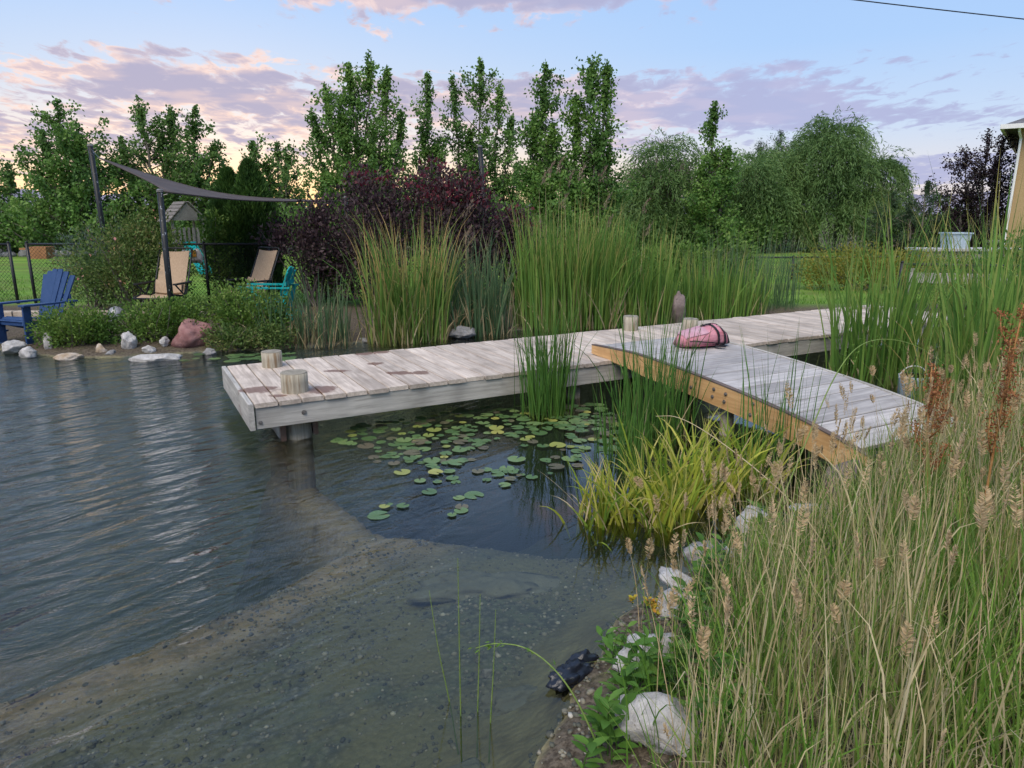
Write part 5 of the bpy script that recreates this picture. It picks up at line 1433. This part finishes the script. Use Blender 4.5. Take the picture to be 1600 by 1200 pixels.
# ------------------------------------------------------------------ cattails, reeds, iris
GRN = [(0.07, 0.165, 0.03), (0.12, 0.245, 0.045), (0.18, 0.31, 0.06), (0.26, 0.35, 0.085)]
M['cattail'] = foliage('cattail_leaves', GRN, (0.44, 0.30, 0.12), 0.82, 0.55, (0.22, 0.27, 0.09), 0.22, trans=0.25, patch=0.3, pscale=1.2)
M['cattail_dry'] = foliage('drying_cattail_leaves', [(0.07, 0.165, 0.03), (0.115, 0.235, 0.045), (0.17, 0.28, 0.06), (0.34, 0.31, 0.10)], (0.52, 0.34, 0.14), 0.62, 0.85, (0.24, 0.25, 0.10), 0.25, trans=0.25, patch=0.3)
M['bluegreen'] = foliage('blue_green_reed', [(0.06, 0.12, 0.055), (0.10, 0.175, 0.08), (0.15, 0.22, 0.11)], (0.38, 0.30, 0.15), 0.8, 0.5, trans=0.25)
M['rush'] = foliage('rush_stems', [(0.04, 0.11, 0.02), (0.07, 0.17, 0.032), (0.12, 0.24, 0.045)], (0.25, 0.20, 0.07), 0.85, 0.5, (0.22, 0.27, 0.06), 0.16, trans=0.2, patch=0.25)
M['iris'] = foliage('yellow_iris_leaves', [(0.12, 0.22, 0.028), (0.26, 0.34, 0.04), (0.45, 0.47, 0.06), (0.60, 0.54, 0.14)], (0.55, 0.45, 0.19), 0.72, 0.6, (0.20, 0.27, 0.05), 0.3, trans=0.3, patch=0.25, pscale=2.5)
M['straw'] = foliage('dead_stems', [(0.30, 0.23, 0.12), (0.42, 0.34, 0.19), (0.54, 0.45, 0.27)], trans=0.2)
M['plume'] = foliage('reed_plumes', [(0.20, 0.14, 0.10), (0.30, 0.22, 0.16)], trans=0.3)

def spots(n, cx, cy, rx, ry, rot=0.0):
    a = rng.uniform(0, 6.283, n); f = np.sqrt(rng.random(n))
    x, y = np.cos(a) * f * rx, np.sin(a) * f * ry
    c, s = math.cos(rot), math.sin(rot)
    return cx + x * c - y * s, cy + x * s + y * c
def clump(name, label, cx, cy, rx, ry, n, hmin, hmax, wid, mat, lean=0.10, bend=0.35, rot=0.0, nseg=6, dead=0.0, plumes=0, catg='cattails', z=None, group=None, deadh=0.5):
    t = thing(name, label, catg, (cx, cy, 0.0), 0, group)
    x, y = spots(n, 0, 0, rx, ry, rot)
    # stems rise in small bunches
    x += 0.05 * rng.normal(size=n); y += 0.05 * rng.normal(size=n)
    zz = np.minimum(gz(x + cx, y + cy), 0.15) if z is None else np.full(n, z)
    zz = np.maximum(zz, -0.35)
    L = rng.uniform(hmin, hmax, n) * rng.uniform(0.75, 1, n) - zz
    outw = np.arctan2(y, x) + rng.normal(size=n) * 1.2
    bd = np.abs(rng.normal(size=n)) * bend
    flop = rng.random(n) < 0.06
    bd = np.where(flop, bd + rng.uniform(0.8, 1.8, n), bd)
    blk = [blades(np.stack([x, y, zz], 1), L, rng.uniform(0.65, 1.2, n) * wid, outw, np.abs(rng.normal(size=n)) * lean, bd, nseg, 2.2, 1.0)]
    nf = n // 7
    ix = rng.integers(0, n, nf)
    blk.append(blades(np.stack([x[ix], y[ix], zz[ix]], 1) + rng.normal(size=(nf, 3)) * [0.04, 0.04, 0], L[ix] * rng.uniform(0.6, 0.95, nf), rng.uniform(0.7, 1.2, nf) * wid, rng.uniform(0, 6.28, nf), np.abs(rng.normal(size=nf)) * lean * 1.6, rng.uniform(1.4, 2.7, nf), nseg, rng.uniform(4, 8), 1.0, r=rng.uniform(0.5, 1.0, nf)))
    V, F, at = cat(blk)
    tag(put('leaves', npmesh('leaves', V, F, mat, at), t), kind='stuff')
    if dead:
        nd_ = int(n * dead)
        x, y = spots(nd_, 0, 0, rx * 1.1, ry * 1.1, rot)
        zz = np.maximum(np.minimum(gz(x + cx, y + cy), 0.15), -0.2)
        V, F, at = blades(np.stack([x, y, zz], 1), rng.uniform(0.25, 1.0, nd_) * hmax * deadh, wid * 0.9, rng.uniform(0, 6.28, nd_), np.abs(rng.normal(size=nd_)) * 0.18, np.abs(rng.normal(size=nd_)) * 0.6, 4)
        tag(put('dead_stems', npmesh('dead_stems', V, F, M['straw'], at), t), kind='stuff')
    if plumes:
        x, y = spots(plumes, 0, 0, rx * 0.8, ry * 0.8, rot)
        hh = rng.uniform(hmin, hmax, plumes) * 1.0 + 0.08
        for i in range(plumes):
            P_, AX = [], []
            for k in range(46):
                f = random.random()
                P_.append((x[i] + random.gauss(0, .022) * (1.2 - f) + 0.10 * f * f, y[i] + random.gauss(0, .022) * (1.2 - f), hh[i] + f * 0.26)); AX.append((0.5, 0, 1.5))
            V, F, at = leaves(np.array(P_), 0.07, 0.012, np.array(AX), 0.5)
            put('plume', npmesh('plume', V, F, M['plume'], at), t)
        V, F, at = blades(np.stack([x, y, np.zeros(plumes)], 1), hh + 0.03, 0.012, rng.uniform(0, 6.28, plumes), 0.01, 0.05, 3, face=np.zeros(plumes))
        put('plume_stems', npmesh('plume_stems', V, F, M['straw'], at), t)
    return t
clump('cattail_clump', 'tall yellowing cattail clump behind the dock left of centre', -1.62, 10.75, 0.62, 0.42, 364, 1.38, 2.29, 0.028, M['cattail_dry'], 0.13, 0.42, 0.4, dead=0.35)
clump('cattail_clump', 'green cattails filling the gap between the two big clumps', -0.55, 11.35, 0.5, 0.35, 264, 0.99, 1.93, 0.026, M['bluegreen'], 0.10, 0.35, 0.4, dead=0.5, plumes=3)
clump('cattail_clump', 'widest tall green cattail stand behind the middle of the dock', 1.05, 12.15, 1.05, 0.5, 875, 1.49, 2.48, 0.028, M['cattail'], 0.08, 0.28, 0.35, dead=0.25, plumes=9)
clump('cattail_clump', 'green cattails right behind the round post on the dock', 2.35, 12.6, 0.55, 0.4, 294, 1.21, 2.15, 0.027, M['cattail'], 0.08, 0.25, 0.3, dead=0.2, plumes=2)
clump('cattail_clump', 'shorter reed stand behind the grey boulder and dock', 3.9, 13.3, 1.0, 0.5, 434, 0.83, 1.59, 0.026, M['cattail'], 0.08, 0.22, 0.2, dead=0.25)
clump('cattail_clump', 'spiky reeds reaching up before the willow', 4.6, 13.9, 1.2, 0.4, 240, 1.2, 2.0, 0.017, M['bluegreen'], 0.05, 0.15, 0.1)
clump('reed_clump', 'sparse blue green reeds on the far bank left of the cattails', -2.85, 10.35, 0.42, 0.30, 120, 0.6, 1.35, 0.019, M['bluegreen'], 0.12, 0.4, 0.3, dead=0.9, catg='reeds')
clump('reed_clump', 'thin reeds in front of the turquoise chair', -3.35, 10.15, 0.35, 0.25, 60, 0.5, 1.2, 0.018, M['bluegreen'], 0.12, 0.4, 0.3, dead=1.0, catg='reeds')
clump('rush_clump', 'upright dark green reed clump standing in water before the dock', 0.34, 6.5, 0.20, 0.09, 165, 0.80, 1.62, 0.014, M['rush'], 0.085, 0.10, 0.0, z=-0.1, catg='reeds')
clump('rush_clump', 'loose green reeds standing before the orange ramp side', 1.25, 5.85, 0.36, 0.24, 150, 0.66, 1.46, 0.014, M['rush'], 0.11, 0.18, 0.5, z=-0.1, catg='reeds', dead=0.12)
clump('rush_clump', 'few thin reeds at the left end of the yellow iris', 0.86, 5.2, 0.16, 0.25, 55, 0.45, 0.95, 0.012, M['rush'], 0.12, 0.2, 0.5, z=-0.1, catg='reeds')
clump('rush_clump', 'thin reeds crossing the ramp planks near the bolts', 1.95, 5.0, 0.30, 0.2, 46, 0.7, 1.3, 0.012, M['rush'], 0.10, 0.12, 0.5, z=-0.05, catg='reeds')
clump('cattail_clump', 'tall dense cattails between the ramp and the far dock', 4.35, 8.1, 0.65, 0.42, 224, 1.15, 2.36, 0.025, M['cattail'], 0.14, 0.32, 0.5, dead=0.12, z=-0.2)
clump('cattail_clump', 'tall cattails standing right of the far dock end', 5.9, 8.6, 0.55, 0.5, 279, 1.15, 2.36, 0.026, M['cattail'], 0.14, 0.32, 0.5, dead=0.15, z=-0.2)
clump('cattail_clump', 'tallest dark cattails at the right with blades above the house wall', 4.45, 6.35, 0.45, 0.30, 150, 1.32, 2.59, 0.026, M['cattail'], 0.14, 0.32, 0.6, dead=0.2, z=0.0)
clump('cattail_clump', 'dense dark cattails at the right picture edge', 5.5, 7.1, 0.6, 0.5, 361, 1.15, 2.47, 0.027, M['cattail'], 0.14, 0.32, 0.6, dead=0.15, z=0.0)
clump('cattail_clump', 'nearest broad leaved cattails in the lower right corner', 1.95, 2.3, 0.34, 0.62, 230, 0.50, 1.15, 0.025, M['cattail'], 0.14, 0.35, 0.2, dead=0.15, z=0.2)

clump('reed_clump', 'dry mixed reeds hiding the bucket right of the ramp', 3.95, 6.25, 0.42, 0.28, 110, 0.5, 1.25, 0.012, M['cattail_dry'], 0.16, 0.4, 0.6, dead=0.8, z=0.05, catg='reeds')

def iris(label, cx, cy, rx, ry, n, hmin, hmax, rot):
    t = thing('iris_clump', label, 'iris', (cx, cy, 0.0))
    k = n // 6
    fx_, fy_ = spots(k, 0, 0, rx, ry, rot)
    ci = rng.integers(0, k, n)
    fan = rng.uniform(0, 3.14, k)[ci]
    off = rng.normal(size=n) * 0.035
    x = fx_[ci] + np.cos(fan) * off; y = fy_[ci] + np.sin(fan) * off
    az_ = np.where(off > 0, fan, fan + math.pi) + rng.normal(size=n) * 0.35
    bd = np.abs(rng.normal(size=n)) * 0.55 + 0.1
    bd = np.where(rng.random(n) < 0.22, bd + rng.uniform(0.8, 1.6, n), bd)
    V, F, at = blades(np.stack([x, y, np.full(n, -0.12)], 1), rng.uniform(hmin, hmax, n) + 0.12, rng.uniform(0.015, 0.028, n), az_, np.abs(off) * 6 + 0.06, bd, 7, 2.0, 1.1, face=fan + rng.normal(size=n) * 0.5)
    put('leaves', npmesh('leaves', V, F, M['iris'], at), t)
    nd_ = n // 6
    x, y = spots(nd_, 0, 0, rx, ry, rot)
    V, F, at = blades(np.stack([x, y, np.zeros(nd_)], 1), rng.uniform(0.15, 0.5, nd_), 0.012, rng.uniform(0, 6.28, nd_), rng.uniform(0.3, 1.1, nd_), rng.uniform(0.3, 1.2, nd_), 5)
    put('dead_leaves', npmesh('dead_leaves', V, F, M['straw'], at), t)
iris('large bright yellow green iris clump in front of the orange ramp side', 1.38, 4.62, 0.70, 0.38, 290, 0.30, 0.68, 0.65)
iris('smaller iris tuft standing in the shallow water left of the big clump', 0.56, 4.12, 0.24, 0.16, 95, 0.22, 0.48, 0.3)
iris('middle iris tuft at the water edge before the big clump', 0.92, 4.12, 0.26, 0.16, 110, 0.22, 0.46, 0.5)

# ------------------------------------------------------------------ near bank: dry grass, seed heads, weeds
M['dry_grass'] = foliage('dry_grass', [(0.085, 0.17, 0.028), (0.15, 0.235, 0.045), (0.29, 0.29, 0.10), (0.50, 0.42, 0.23), (0.63, 0.55, 0.36)], (0.56, 0.46, 0.26), 0.7, 0.5, trans=0.25, patch=0.25, pscale=2.2)
M['green_grass'] = foliage('green_grass', [(0.07, 0.17, 0.022), (0.14, 0.28, 0.04), (0.25, 0.38, 0.07)], (0.40, 0.36, 0.12), 0.85, 0.5, trans=0.35, patch=0.4, pscale=2)
M['seed'] = foliage('seed_heads', [(0.40, 0.28, 0.15), (0.52, 0.38, 0.21), (0.62, 0.47, 0.28)], trans=0.3)
M['rumex'] = foliage('rusty_seed', [(0.20, 0.075, 0.03), (0.32, 0.13, 0.05), (0.42, 0.20, 0.09)], trans=0.2)
M['weed'] = foliage('weed_leaves', [(0.050, 0.125, 0.019), (0.100, 0.225, 0.037), (0.175, 0.312, 0.062)], trans=0.35)
M['sedum'] = foliage('orange_ground_leaves', [(0.40, 0.36, 0.03), (0.48, 0.22, 0.03), (0.25, 0.30, 0.04)], trans=0.3)

def bank_pts(n, dmin, x0, x1, y0, y1, keep=None):
    x = rng.uniform(x0, x1, n); y = rng.uniform(y0, y1, n)
    d = sdist(x, y)
    k = (d > dmin) & (np.hypot(x, y) > 1.25) & (x > 0.30 + 0.05 * y)
    # the ramp lands here: no stems through its planks
    ux = (x - D0.x) * math.cos(DA) + (y - D0.y) * math.sin(DA); vy = -(x - D0.x) * math.sin(DA) + (y - D0.y) * math.cos(DA)
    k &= ~((ux > RU - 0.08) & (ux < RU + RW + 0.08) & (vy > -3.05))
    if keep is not None: k &= keep(x, y, d)
    return x[k], y[k], d[k]
def tufted(n, dmin, x0, x1, y0, y1, spread, per, keep=None):
    x, y, d = bank_pts(n, dmin, x0, x1, y0, y1, keep)
    x = np.repeat(x, per) + rng.normal(size=len(x) * per) * spread; y = np.repeat(y, per) + rng.normal(size=len(y) * per) * spread
    d = sdist(x, y)
    k = (d > dmin * 0.6) & (np.hypot(x, y) > 1.2)
    return x[k], y[k], d[k]
def hfac(x, y, d):
    return np.clip(0.35 + d * 0.75, 0.3, 1.0)
# long dry stems
near_gap = lambda x, y, d: (d > 0.34 + 0.16 * (y < 2.75))
x, y, d = tufted(1080, 0.34, 0.5, 5.8, 1.1, 6.4, 0.036, 13, near_gap)
h = hfac(x, y, d)
V1 = blades(np.stack([x, y, gz(x, y) - 0.02], 1), rng.uniform(0.42, 1.0, len(x)) * h, rng.uniform(0.002, 0.0075, len(x)) * rng.uniform(0.7, 1, len(x)), rng.uniform(0, 6.28, len(x)), np.abs(rng.normal(size=len(x))) * 0.10, np.abs(rng.normal(size=len(x))) * 0.35, 4, 1.8, 2.5)
# snapped stems folded over at half height
xb, yb, db = bank_pts(2600, 0.34, 0.5, 5.5, 1.2, 6.2, near_gap)
Vb = blades(np.stack([xb, yb, gz(xb, yb) - 0.02], 1), rng.uniform(0.45, 0.95, len(xb)) * hfac(xb, yb, db), rng.uniform(0.003, 0.008, len(xb)), rng.uniform(0, 6.28, len(xb)), np.abs(rng.normal(size=len(xb))) * 0.15, rng.uniform(1.2, 2.6, len(xb)), 7, 6.0, 2.0, r=rng.uniform(0.45, 1.0, len(xb)))
# dead thatch matted at the foot of the stems
xt, yt, dt = bank_pts(9000, 0.3, 0.5, 5.0, 1.2, 6.0, near_gap)
Vt = blades(np.stack([xt, yt, gz(xt, yt) + rng.uniform(0, 0.12, len(xt))], 1), rng.uniform(0.12, 0.4, len(xt)), rng.uniform(0.003, 0.007, len(xt)), rng.uniform(0, 6.28, len(xt)), rng.uniform(0.5, 1.4, len(xt)), rng.normal(size=len(xt)) * 0.6, 4, 1.5, 2.0, r=rng.uniform(0.4, 0.95, len(xt)))
# a taller fringe where the ramp lands
xe, ye, de_ = tufted(420, 0.3, 2.6, 4.9, 3.7, 6.6, 0.06, 9)
Ve = blades(np.stack([xe, ye, gz(xe, ye) - 0.02], 1), rng.uniform(0.45, 1.05, len(xe)), rng.uniform(0.003, 0.007, len(xe)), rng.uniform(0, 6.28, len(xe)), np.abs(rng.normal(size=len(xe))) * 0.16, np.abs(rng.normal(size=len(xe))) * 0.4, 4, 1.8, 2.5)
# leaning broken straw
x, y, d = bank_pts(3200, 0.3, 0.5, 5.0, 1.2, 6.0)
V2 = blades(np.stack([x, y, gz(x, y) + 0.02], 1), rng.uniform(0.3, 0.8, len(x)) * hfac(x, y, d), rng.uniform(0.002, 0.0045, len(x)), rng.uniform(0, 6.28, len(x)), rng.uniform(0.3, 1.0, len(x)), rng.normal(size=len(x)) * 0.3, 3, 1.5, 2.5, r=rng.uniform(0.6, 1.0, len(x)))
V, F, at = cat([V1, V2, Ve, Vb, Vt])
tag(put('dry_grass', npmesh('dry_grass', V, F, M['dry_grass'], at)), 'tall dry tan grass covering the near bank', 'grass', kind='stuff')
x, y, d = tufted(3100, 0.26, 0.4, 6.2, 1.1, 7.0, 0.06, 8)
k = rng.random(len(x)) < 0.55 + 0.9 * sstep(x - 0.25 * y, 0.6, 1.3)
x, y, d = x[k], y[k], d[k]
V, F, at = blades(np.stack([x, y, gz(x, y) - 0.02], 1), rng.uniform(0.2, 0.75, len(x)) * np.clip(0.45 + d, 0.4, 1), rng.uniform(0.004, 0.010, len(x)), rng.uniform(0, 6.28, len(x)), np.abs(rng.normal(size=len(x))) * 0.25, np.abs(rng.normal(size=len(x))) * 0.8, 5, 1.6, 1.3)
tag(put('green_grass', npmesh('green_grass', V, F, M['green_grass'], at)), 'green grass blades mixed into the dry grass of the near bank', 'grass', kind='stuff')
# comb-like seed heads on wiry stems
x, y, d = bank_pts(650, 0.16, 0.40, 4.6, 1.35, 5.0)
n = len(x)
hz = rng.uniform(0.6, 1.08, n) * np.clip(0.5 + d * 0.6, 0.45, 1.0)
az_ = rng.uniform(0, 6.28, n); le = np.abs(rng.normal(size=n)) * 0.12; be = np.abs(rng.normal(size=n)) * 0.2
gb_ = gz(x, y)
st = blades(np.stack([x, y, gb_], 1), hz, 0.0032, az_, le, be, 6, 1.6, 3.0, r=rng.uniform(0.4, 1, n))
tipv = st[0].reshape(n, 7, 2, 3).mean(2); tip = tipv[:, 6]; tdir = tipv[:, 6] - tipv[:, 5]; tdir /= np.linalg.norm(tdir, axis=1)[:, None]
PP, AA, LL = [], [], []
for i in range(n):
    hl = random.uniform(0.055, 0.125); hw = random.uniform(0.010, 0.017)
    fa = random.uniform(0, 3.14)
    sv = np.array([math.cos(fa), math.sin(fa), 0])
    K = 22
    for k_ in range(K):
        f = k_ / (K - 1)
        ww = hw * (math.sin(math.pi * min(1, 0.12 + f * 0.92)) ** 0.6)
        for s in (-1, 1):
            PP.append(tip[i] + tdir[i] * hl * f - tdir[i] * 0.02); AA.append(sv * s * 1.0 + tdir[i] * 0.75 + rng.normal(size=3) * 0.12); LL.append(ww * 1.5)
        PP.append(tip[i] + tdir[i] * hl * f - tdir[i] * 0.02); AA.append(rng.normal(size=3) * 0.5 + tdir[i]); LL.append(ww * 1.1)
PP = np.array(PP); AA = np.array(AA); LL = np.array(LL)
hd_ = leaves(PP, LL, LL * 0.30, AA, 0.05)
V, F, at = cat([st, hd_])
tag(put('seed_heads', npmesh('seed_heads', V, F, M['seed'], at)), 'pale brown comb like seed heads standing above the near grass', 'grass', kind='stuff')

def rumex(label, x, y, h, az_, lean):
    t = thing('dock_plant', label, 'weed', (x, y, gz1(x, y)))
    m = MB()
    top = Vector((math.cos(az_) * math.sin(lean), math.sin(az_) * math.sin(lean), math.cos(lean))) * h
    pts = [top * f + Vector((0.01 * math.sin(f * 7), 0.01 * math.cos(f * 5), 0)) for f in np.linspace(0, 1, 9)]
    m.tube(pts, [0.008 - 0.0006 * i for i in range(9)], 7)
    br = [(pts, 0.52)]
    for k in range(5):
        f = 0.48 + 0.09 * k
        a = random.uniform(0, 6.28); p = top * f
        q = p + Vector((math.cos(a) * 0.07, math.sin(a) * 0.07, h * 0.2 * (1.1 - f * 0.5)))
        pp = [p, p.lerp(q, 0.5) + Vector((math.cos(a) * 0.02, math.sin(a) * 0.02, 0)), q]
        m.tube(pp, [0.004, 0.003, 0.0015], 5); br.append((pp, 0.15))
    m.build('stalk', plain('rust_stalk', (0.34, 0.15, 0.05), (0.45, 0.24, 0.09), 20, 0.7, 0.1), t, smooth=True)
    P_ = []
    for pp, f0 in br:
        for k in range(52 if f0 > 0.4 else 24):
            f = f0 + (1 - f0) * random.random()
            c = Vector(pp[0]).lerp(pp[-1], f)
            rr = 0.030 * (1.15 - 0.6 * f)
            for j in range(9):
                P_.append((c.x + random.gauss(0, rr * .7), c.y + random.gauss(0, rr * .7), c.z + random.gauss(0, 0.008)))
    P_ = np.array(P_)
    V, F, at = leaves(P_, rng.uniform(0.007, 0.014, len(P_)), rng.uniform(0.006, 0.012, len(P_)), None)
    put('seed_cluster', npmesh('seed_cluster', V, F, M['rumex'], at), t)
rumex('tall rusty brown seed stalk standing highest at the right edge', 2.10, 2.92, 1.32, 0.4, 0.05)
rumex('rusty seed stalk just left of the tallest one', 1.98, 3.05, 1.05, 2.8, 0.09)
rumex('rusty seed stalk just right of the tallest one', 2.28, 2.98, 1.08, 0.2, 0.12)
rumex('thin rusty seed stalk between ramp planks and bucket', 2.62, 4.15, 0.80, 1.2, 0.06)

def weed(label, x, y, nst, h, leaf, mat=None, ang=0.35, catg='weed', width=0.42):
    z0 = max(gz1(x, y), -0.02)
    t = thing('weed_plant', label, catg, (x, y, z0))
    m = MB(); P_, A_2 = [], []
    for k in range(nst):
        a = random.uniform(0, 6.28); hh = h * random.uniform(0.5, 1.0); s = random.uniform(0.1, ang)
        bx, by = random.gauss(0, 0.04), random.gauss(0, 0.04)
        pts = [Vector((bx + math.cos(a) * math.sin(s * f) * hh * f, by + math.sin(a) * math.sin(s * f) * hh * f, hh * f)) for f in np.linspace(0, 1, 6)]
        m.tube(pts, [0.0028, 0.0026, 0.0024, 0.002, 0.0016, 0.001], 5)
        for f in np.linspace(0.12, 1.0, 8):
            i = min(4, int(f * 5)); p = pts[i].lerp(pts[i + 1], f * 5 - i)
            b = random.uniform(0, 6.28)
            P_.append(p[:]); A_2.append((math.cos(b), math.sin(b), 0.55))
    m.build('stems', M['weed'], t)
    n = len(P_); P_ = np.array(P_); A_2 = np.array(A_2); A_2 /= np.linalg.norm(A_2, axis=1)[:, None]
    L = rng.uniform(0.6, 1.25, n) * leaf; Wd = L * width
    # leaf with a midrib fold: 8 points
    up = np.tile([0, 0, 1.0], (n, 1)) + rng.normal(size=(n, 3)) * 0.25
    b = np.cross(A_2, up); b /= np.linalg.norm(b, axis=1)[:, None]
    nn = np.cross(b, A_2)
    rows_ = []
    prof = [(0, 0.06), (0.25, 0.75), (0.5, 1.0), (0.78, 0.65), (1.0, 0.03)]
    for f, ww in prof:
        c = P_ + A_2 * (L * f)[:, None] + nn * (-0.22 * L * f * f)[:, None]
        rows_ += [c - b * (Wd * 0.5 * ww)[:, None] + nn * (Wd * 0.12 * ww)[:, None], c, c + b * (Wd * 0.5 * ww)[:, None] + nn * (Wd * 0.12 * ww)[:, None]]
    V = np.stack(rows_, 1).reshape(-1, 3)
    F = []
    for q in range(4):
        for c_ in (0, 1): F.append([q * 3 + c_, q * 3 + c_ + 1, q * 3 + c_ + 4, q * 3 + c_ + 3])
    F = (np.array(F)[None] + (np.arange(n) * 15)[:, None, None]).reshape(-1, 4)
    put('leaves', npmesh('leaves', V, F, mat or M['weed'], {'t': np.tile(np.repeat([0, .25, .5, .78, 1.0], 3), n), 'r': np.repeat(rng.random(n), 15)}, True), t)
    return t
for lb, x, y, ns, h, lf in [
        ('leafy weed growing over the big white rock at the bottom', 0.60, 2.32, 9, 0.30, 0.075), ('broad leaved weed in front of the big white rock', 0.44, 2.22, 8, 0.26, 0.08),
        ('leafy weed at the bottom edge beside the arching stem', 0.34, 2.02, 7, 0.24, 0.07), ('leafy weed between the big and the low white rocks', 0.80, 2.72, 8, 0.24, 0.07),
        ('leafy weed behind the low white rock by the grass', 0.95, 3.0, 8, 0.26, 0.08), ('leafy weed beside the two stacked white rocks', 1.32, 3.38, 8, 0.26, 0.085),
        ('dark leafy weed at the foot of the tan grass below centre', 0.72, 2.42, 7, 0.3, 0.07), ('small weed between the black liner fold and the big white rock', 0.42, 2.62, 6, 0.16, 0.05),
        ('weed with narrow leaves above the low white rocks', 1.08, 3.2, 8, 0.28, 0.08), ('leafy weed right of the lower stacked white rock', 1.42, 3.5, 8, 0.28, 0.08), ('leafy weed at the bottom edge under the tan grass', 0.66, 2.05, 9, 0.32, 0.075)]:
    weed(lb, x, y, ns, h, lf)
weed('low orange and yellow leaved plant beside the white rocks', 0.68, 2.98, 14, 0.05, 0.026, M['sedum'], 1.2, 'ground cover', 0.6)
x, y, d = bank_pts(2600, 0.03, 0.25, 1.9, 1.9, 4.0, lambda x, y, d: d < 0.45)
V, F, at = leaves(np.stack([x, y, gz(x, y) + rng.uniform(0, 0.05, len(x))], 1), rng.uniform(0.015, 0.04, len(x)), rng.uniform(0.008, 0.02, len(x)), np.tile([0, 0, 0.7], (len(x), 1)), 0.8)
tag(put('ground_cover', npmesh('ground_cover', V, F, M['weed'], at)), 'tiny green leaves creeping between the white shore rocks', 'ground cover', kind='stuff')
# pebbles on the bank strip
x, y, d = bank_pts(5200, -0.10, 0.05, 2.4, 1.4, 4.8, lambda x, y, d: d < 0.5)
pebbles('bank_gravel', 'grey gravel between the rocks along the near water edge', np.stack([x, y, gz(x, y) + 0.002], 1), 0.005, 0.017, M['pebble'])

def stem_plant(label, pts, r0, mat, heads=0, drop=0.03, name='grass_stem'):
    base = Vector(pts[0])
    t = thing(name, label, 'grass stem', base)
    # smooth the control polygon
    P_ = [Vector(p) - base for p in pts]
    for _ in range(3):
        Q = [P_[0]]
        for a, b in zip(P_[:-1], P_[1:]): Q += [a.lerp(b, 0.25), a.lerp(b, 0.75)]
        P_ = Q + [P_[-1]]
    m = MB(); m.tube(P_, [r0 * (1 - 0.75 * i / len(P_)) for i in range(len(P_))], 6)
    m.build('stem', mat, t, smooth=True)
    if heads:
        pos, axs = [], []
        for k in range(heads):
            i = int(len(P_) * (0.45 + 0.55 * random.random())); i = min(i, len(P_) - 2)
            d = (P_[i + 1] - P_[i]).normalized()
            for j in range(4):
                pos.append((P_[i] + Vector((random.gauss(0, drop), random.gauss(0, drop), random.gauss(0, drop) - drop * 0.5)))[:]); axs.append((d * 1.5 + Vector((0, 0, -0.5)))[:])
        V, F, at = leaves(np.array(pos), 0.022, 0.006, np.array(axs), 0.4)
        tag(put('spikelets', npmesh('spikelets', V, F, M['green_grass'], at), t), kind='stuff')
M['stem_green'] = plain('green_stem', (0.12, 0.20, 0.04), (0.20, 0.27, 0.07), 30, 0.6, 0.0)
stem_plant('green stem arching over the shallow water at the bottom', [(0.33, 2.0, 0.03), (0.27, 2.03, 0.20), (0.18, 2.08, 0.36), (0.06, 2.14, 0.44), (-0.06, 2.18, 0.43), (-0.13, 2.19, 0.40)], 0.0042, M['stem_green'], 9, 0.006)
stem_plant('long green seeding stem arching over the ramp planks', [(1.62, 3.95, 0.15), (1.82, 4.1, 0.55), (2.02, 4.25, 0.95), (2.25, 4.4, 1.13), (2.6, 4.5, 1.10), (2.9, 4.55, 0.92)], 0.0055, M['stem_green'], 30, 0.03)
stem_plant('bent straw coloured stem leaning across the yellow iris', [(1.75, 3.7, 0.15), (1.5, 3.8, 0.4), (1.2, 3.95, 0.62), (1.0, 4.05, 0.72), (0.88, 4.1, 0.70)], 0.0045, plain('straw_stem', (0.45, 0.37, 0.22), (0.55, 0.46, 0.29), 30, 0.7, 0.0))
for i, (lb, x, y, h, lx) in enumerate([('tallest thin rush standing in the shallow water', -0.20, 2.34, 0.80, 0.0), ('thin rush right of the tallest one in the shallows', -0.14, 2.36, 0.62, 0.02), ('thin rush leaning left in the shallows', -0.22, 2.42, 0.64, -0.10), ('short thin rush nearest the bank in the shallows', -0.09, 2.30, 0.56, 0.03)]):
    b = gz1(x, y)
    stem_plant(lb, [(x, y, b), (x + lx * 0.3, y, b + h * 0.4), (x + lx * 0.7, y, b + h * 0.75), (x + lx, y + 0.01, b + h + 0.1)], 0.0035, M['stem_green'], name='thin_rush')
# lawn blades near enough to tell from paint
n = 15000
x = rng.uniform(-14, 12, n); y = 14.3 + rng.random(n) ** 1.6 * 14
V, F, at = blades(np.stack([x, y, gz(x, y)], 1), rng.uniform(0.04, 0.10, n), 0.02, rng.uniform(0, 6.28, n), 0.3, 0.5, 2)
M['lawn_blade'] = foliage('lawn_blades', [(0.08, 0.19, 0.025), (0.13, 0.27, 0.035), (0.20, 0.34, 0.05)], trans=0.3)
tag(put('lawn_grass', npmesh('lawn_grass', V, F, M['lawn_blade'], at)), 'mown bright green lawn beyond the chain link fence', 'lawn', kind='stuff')
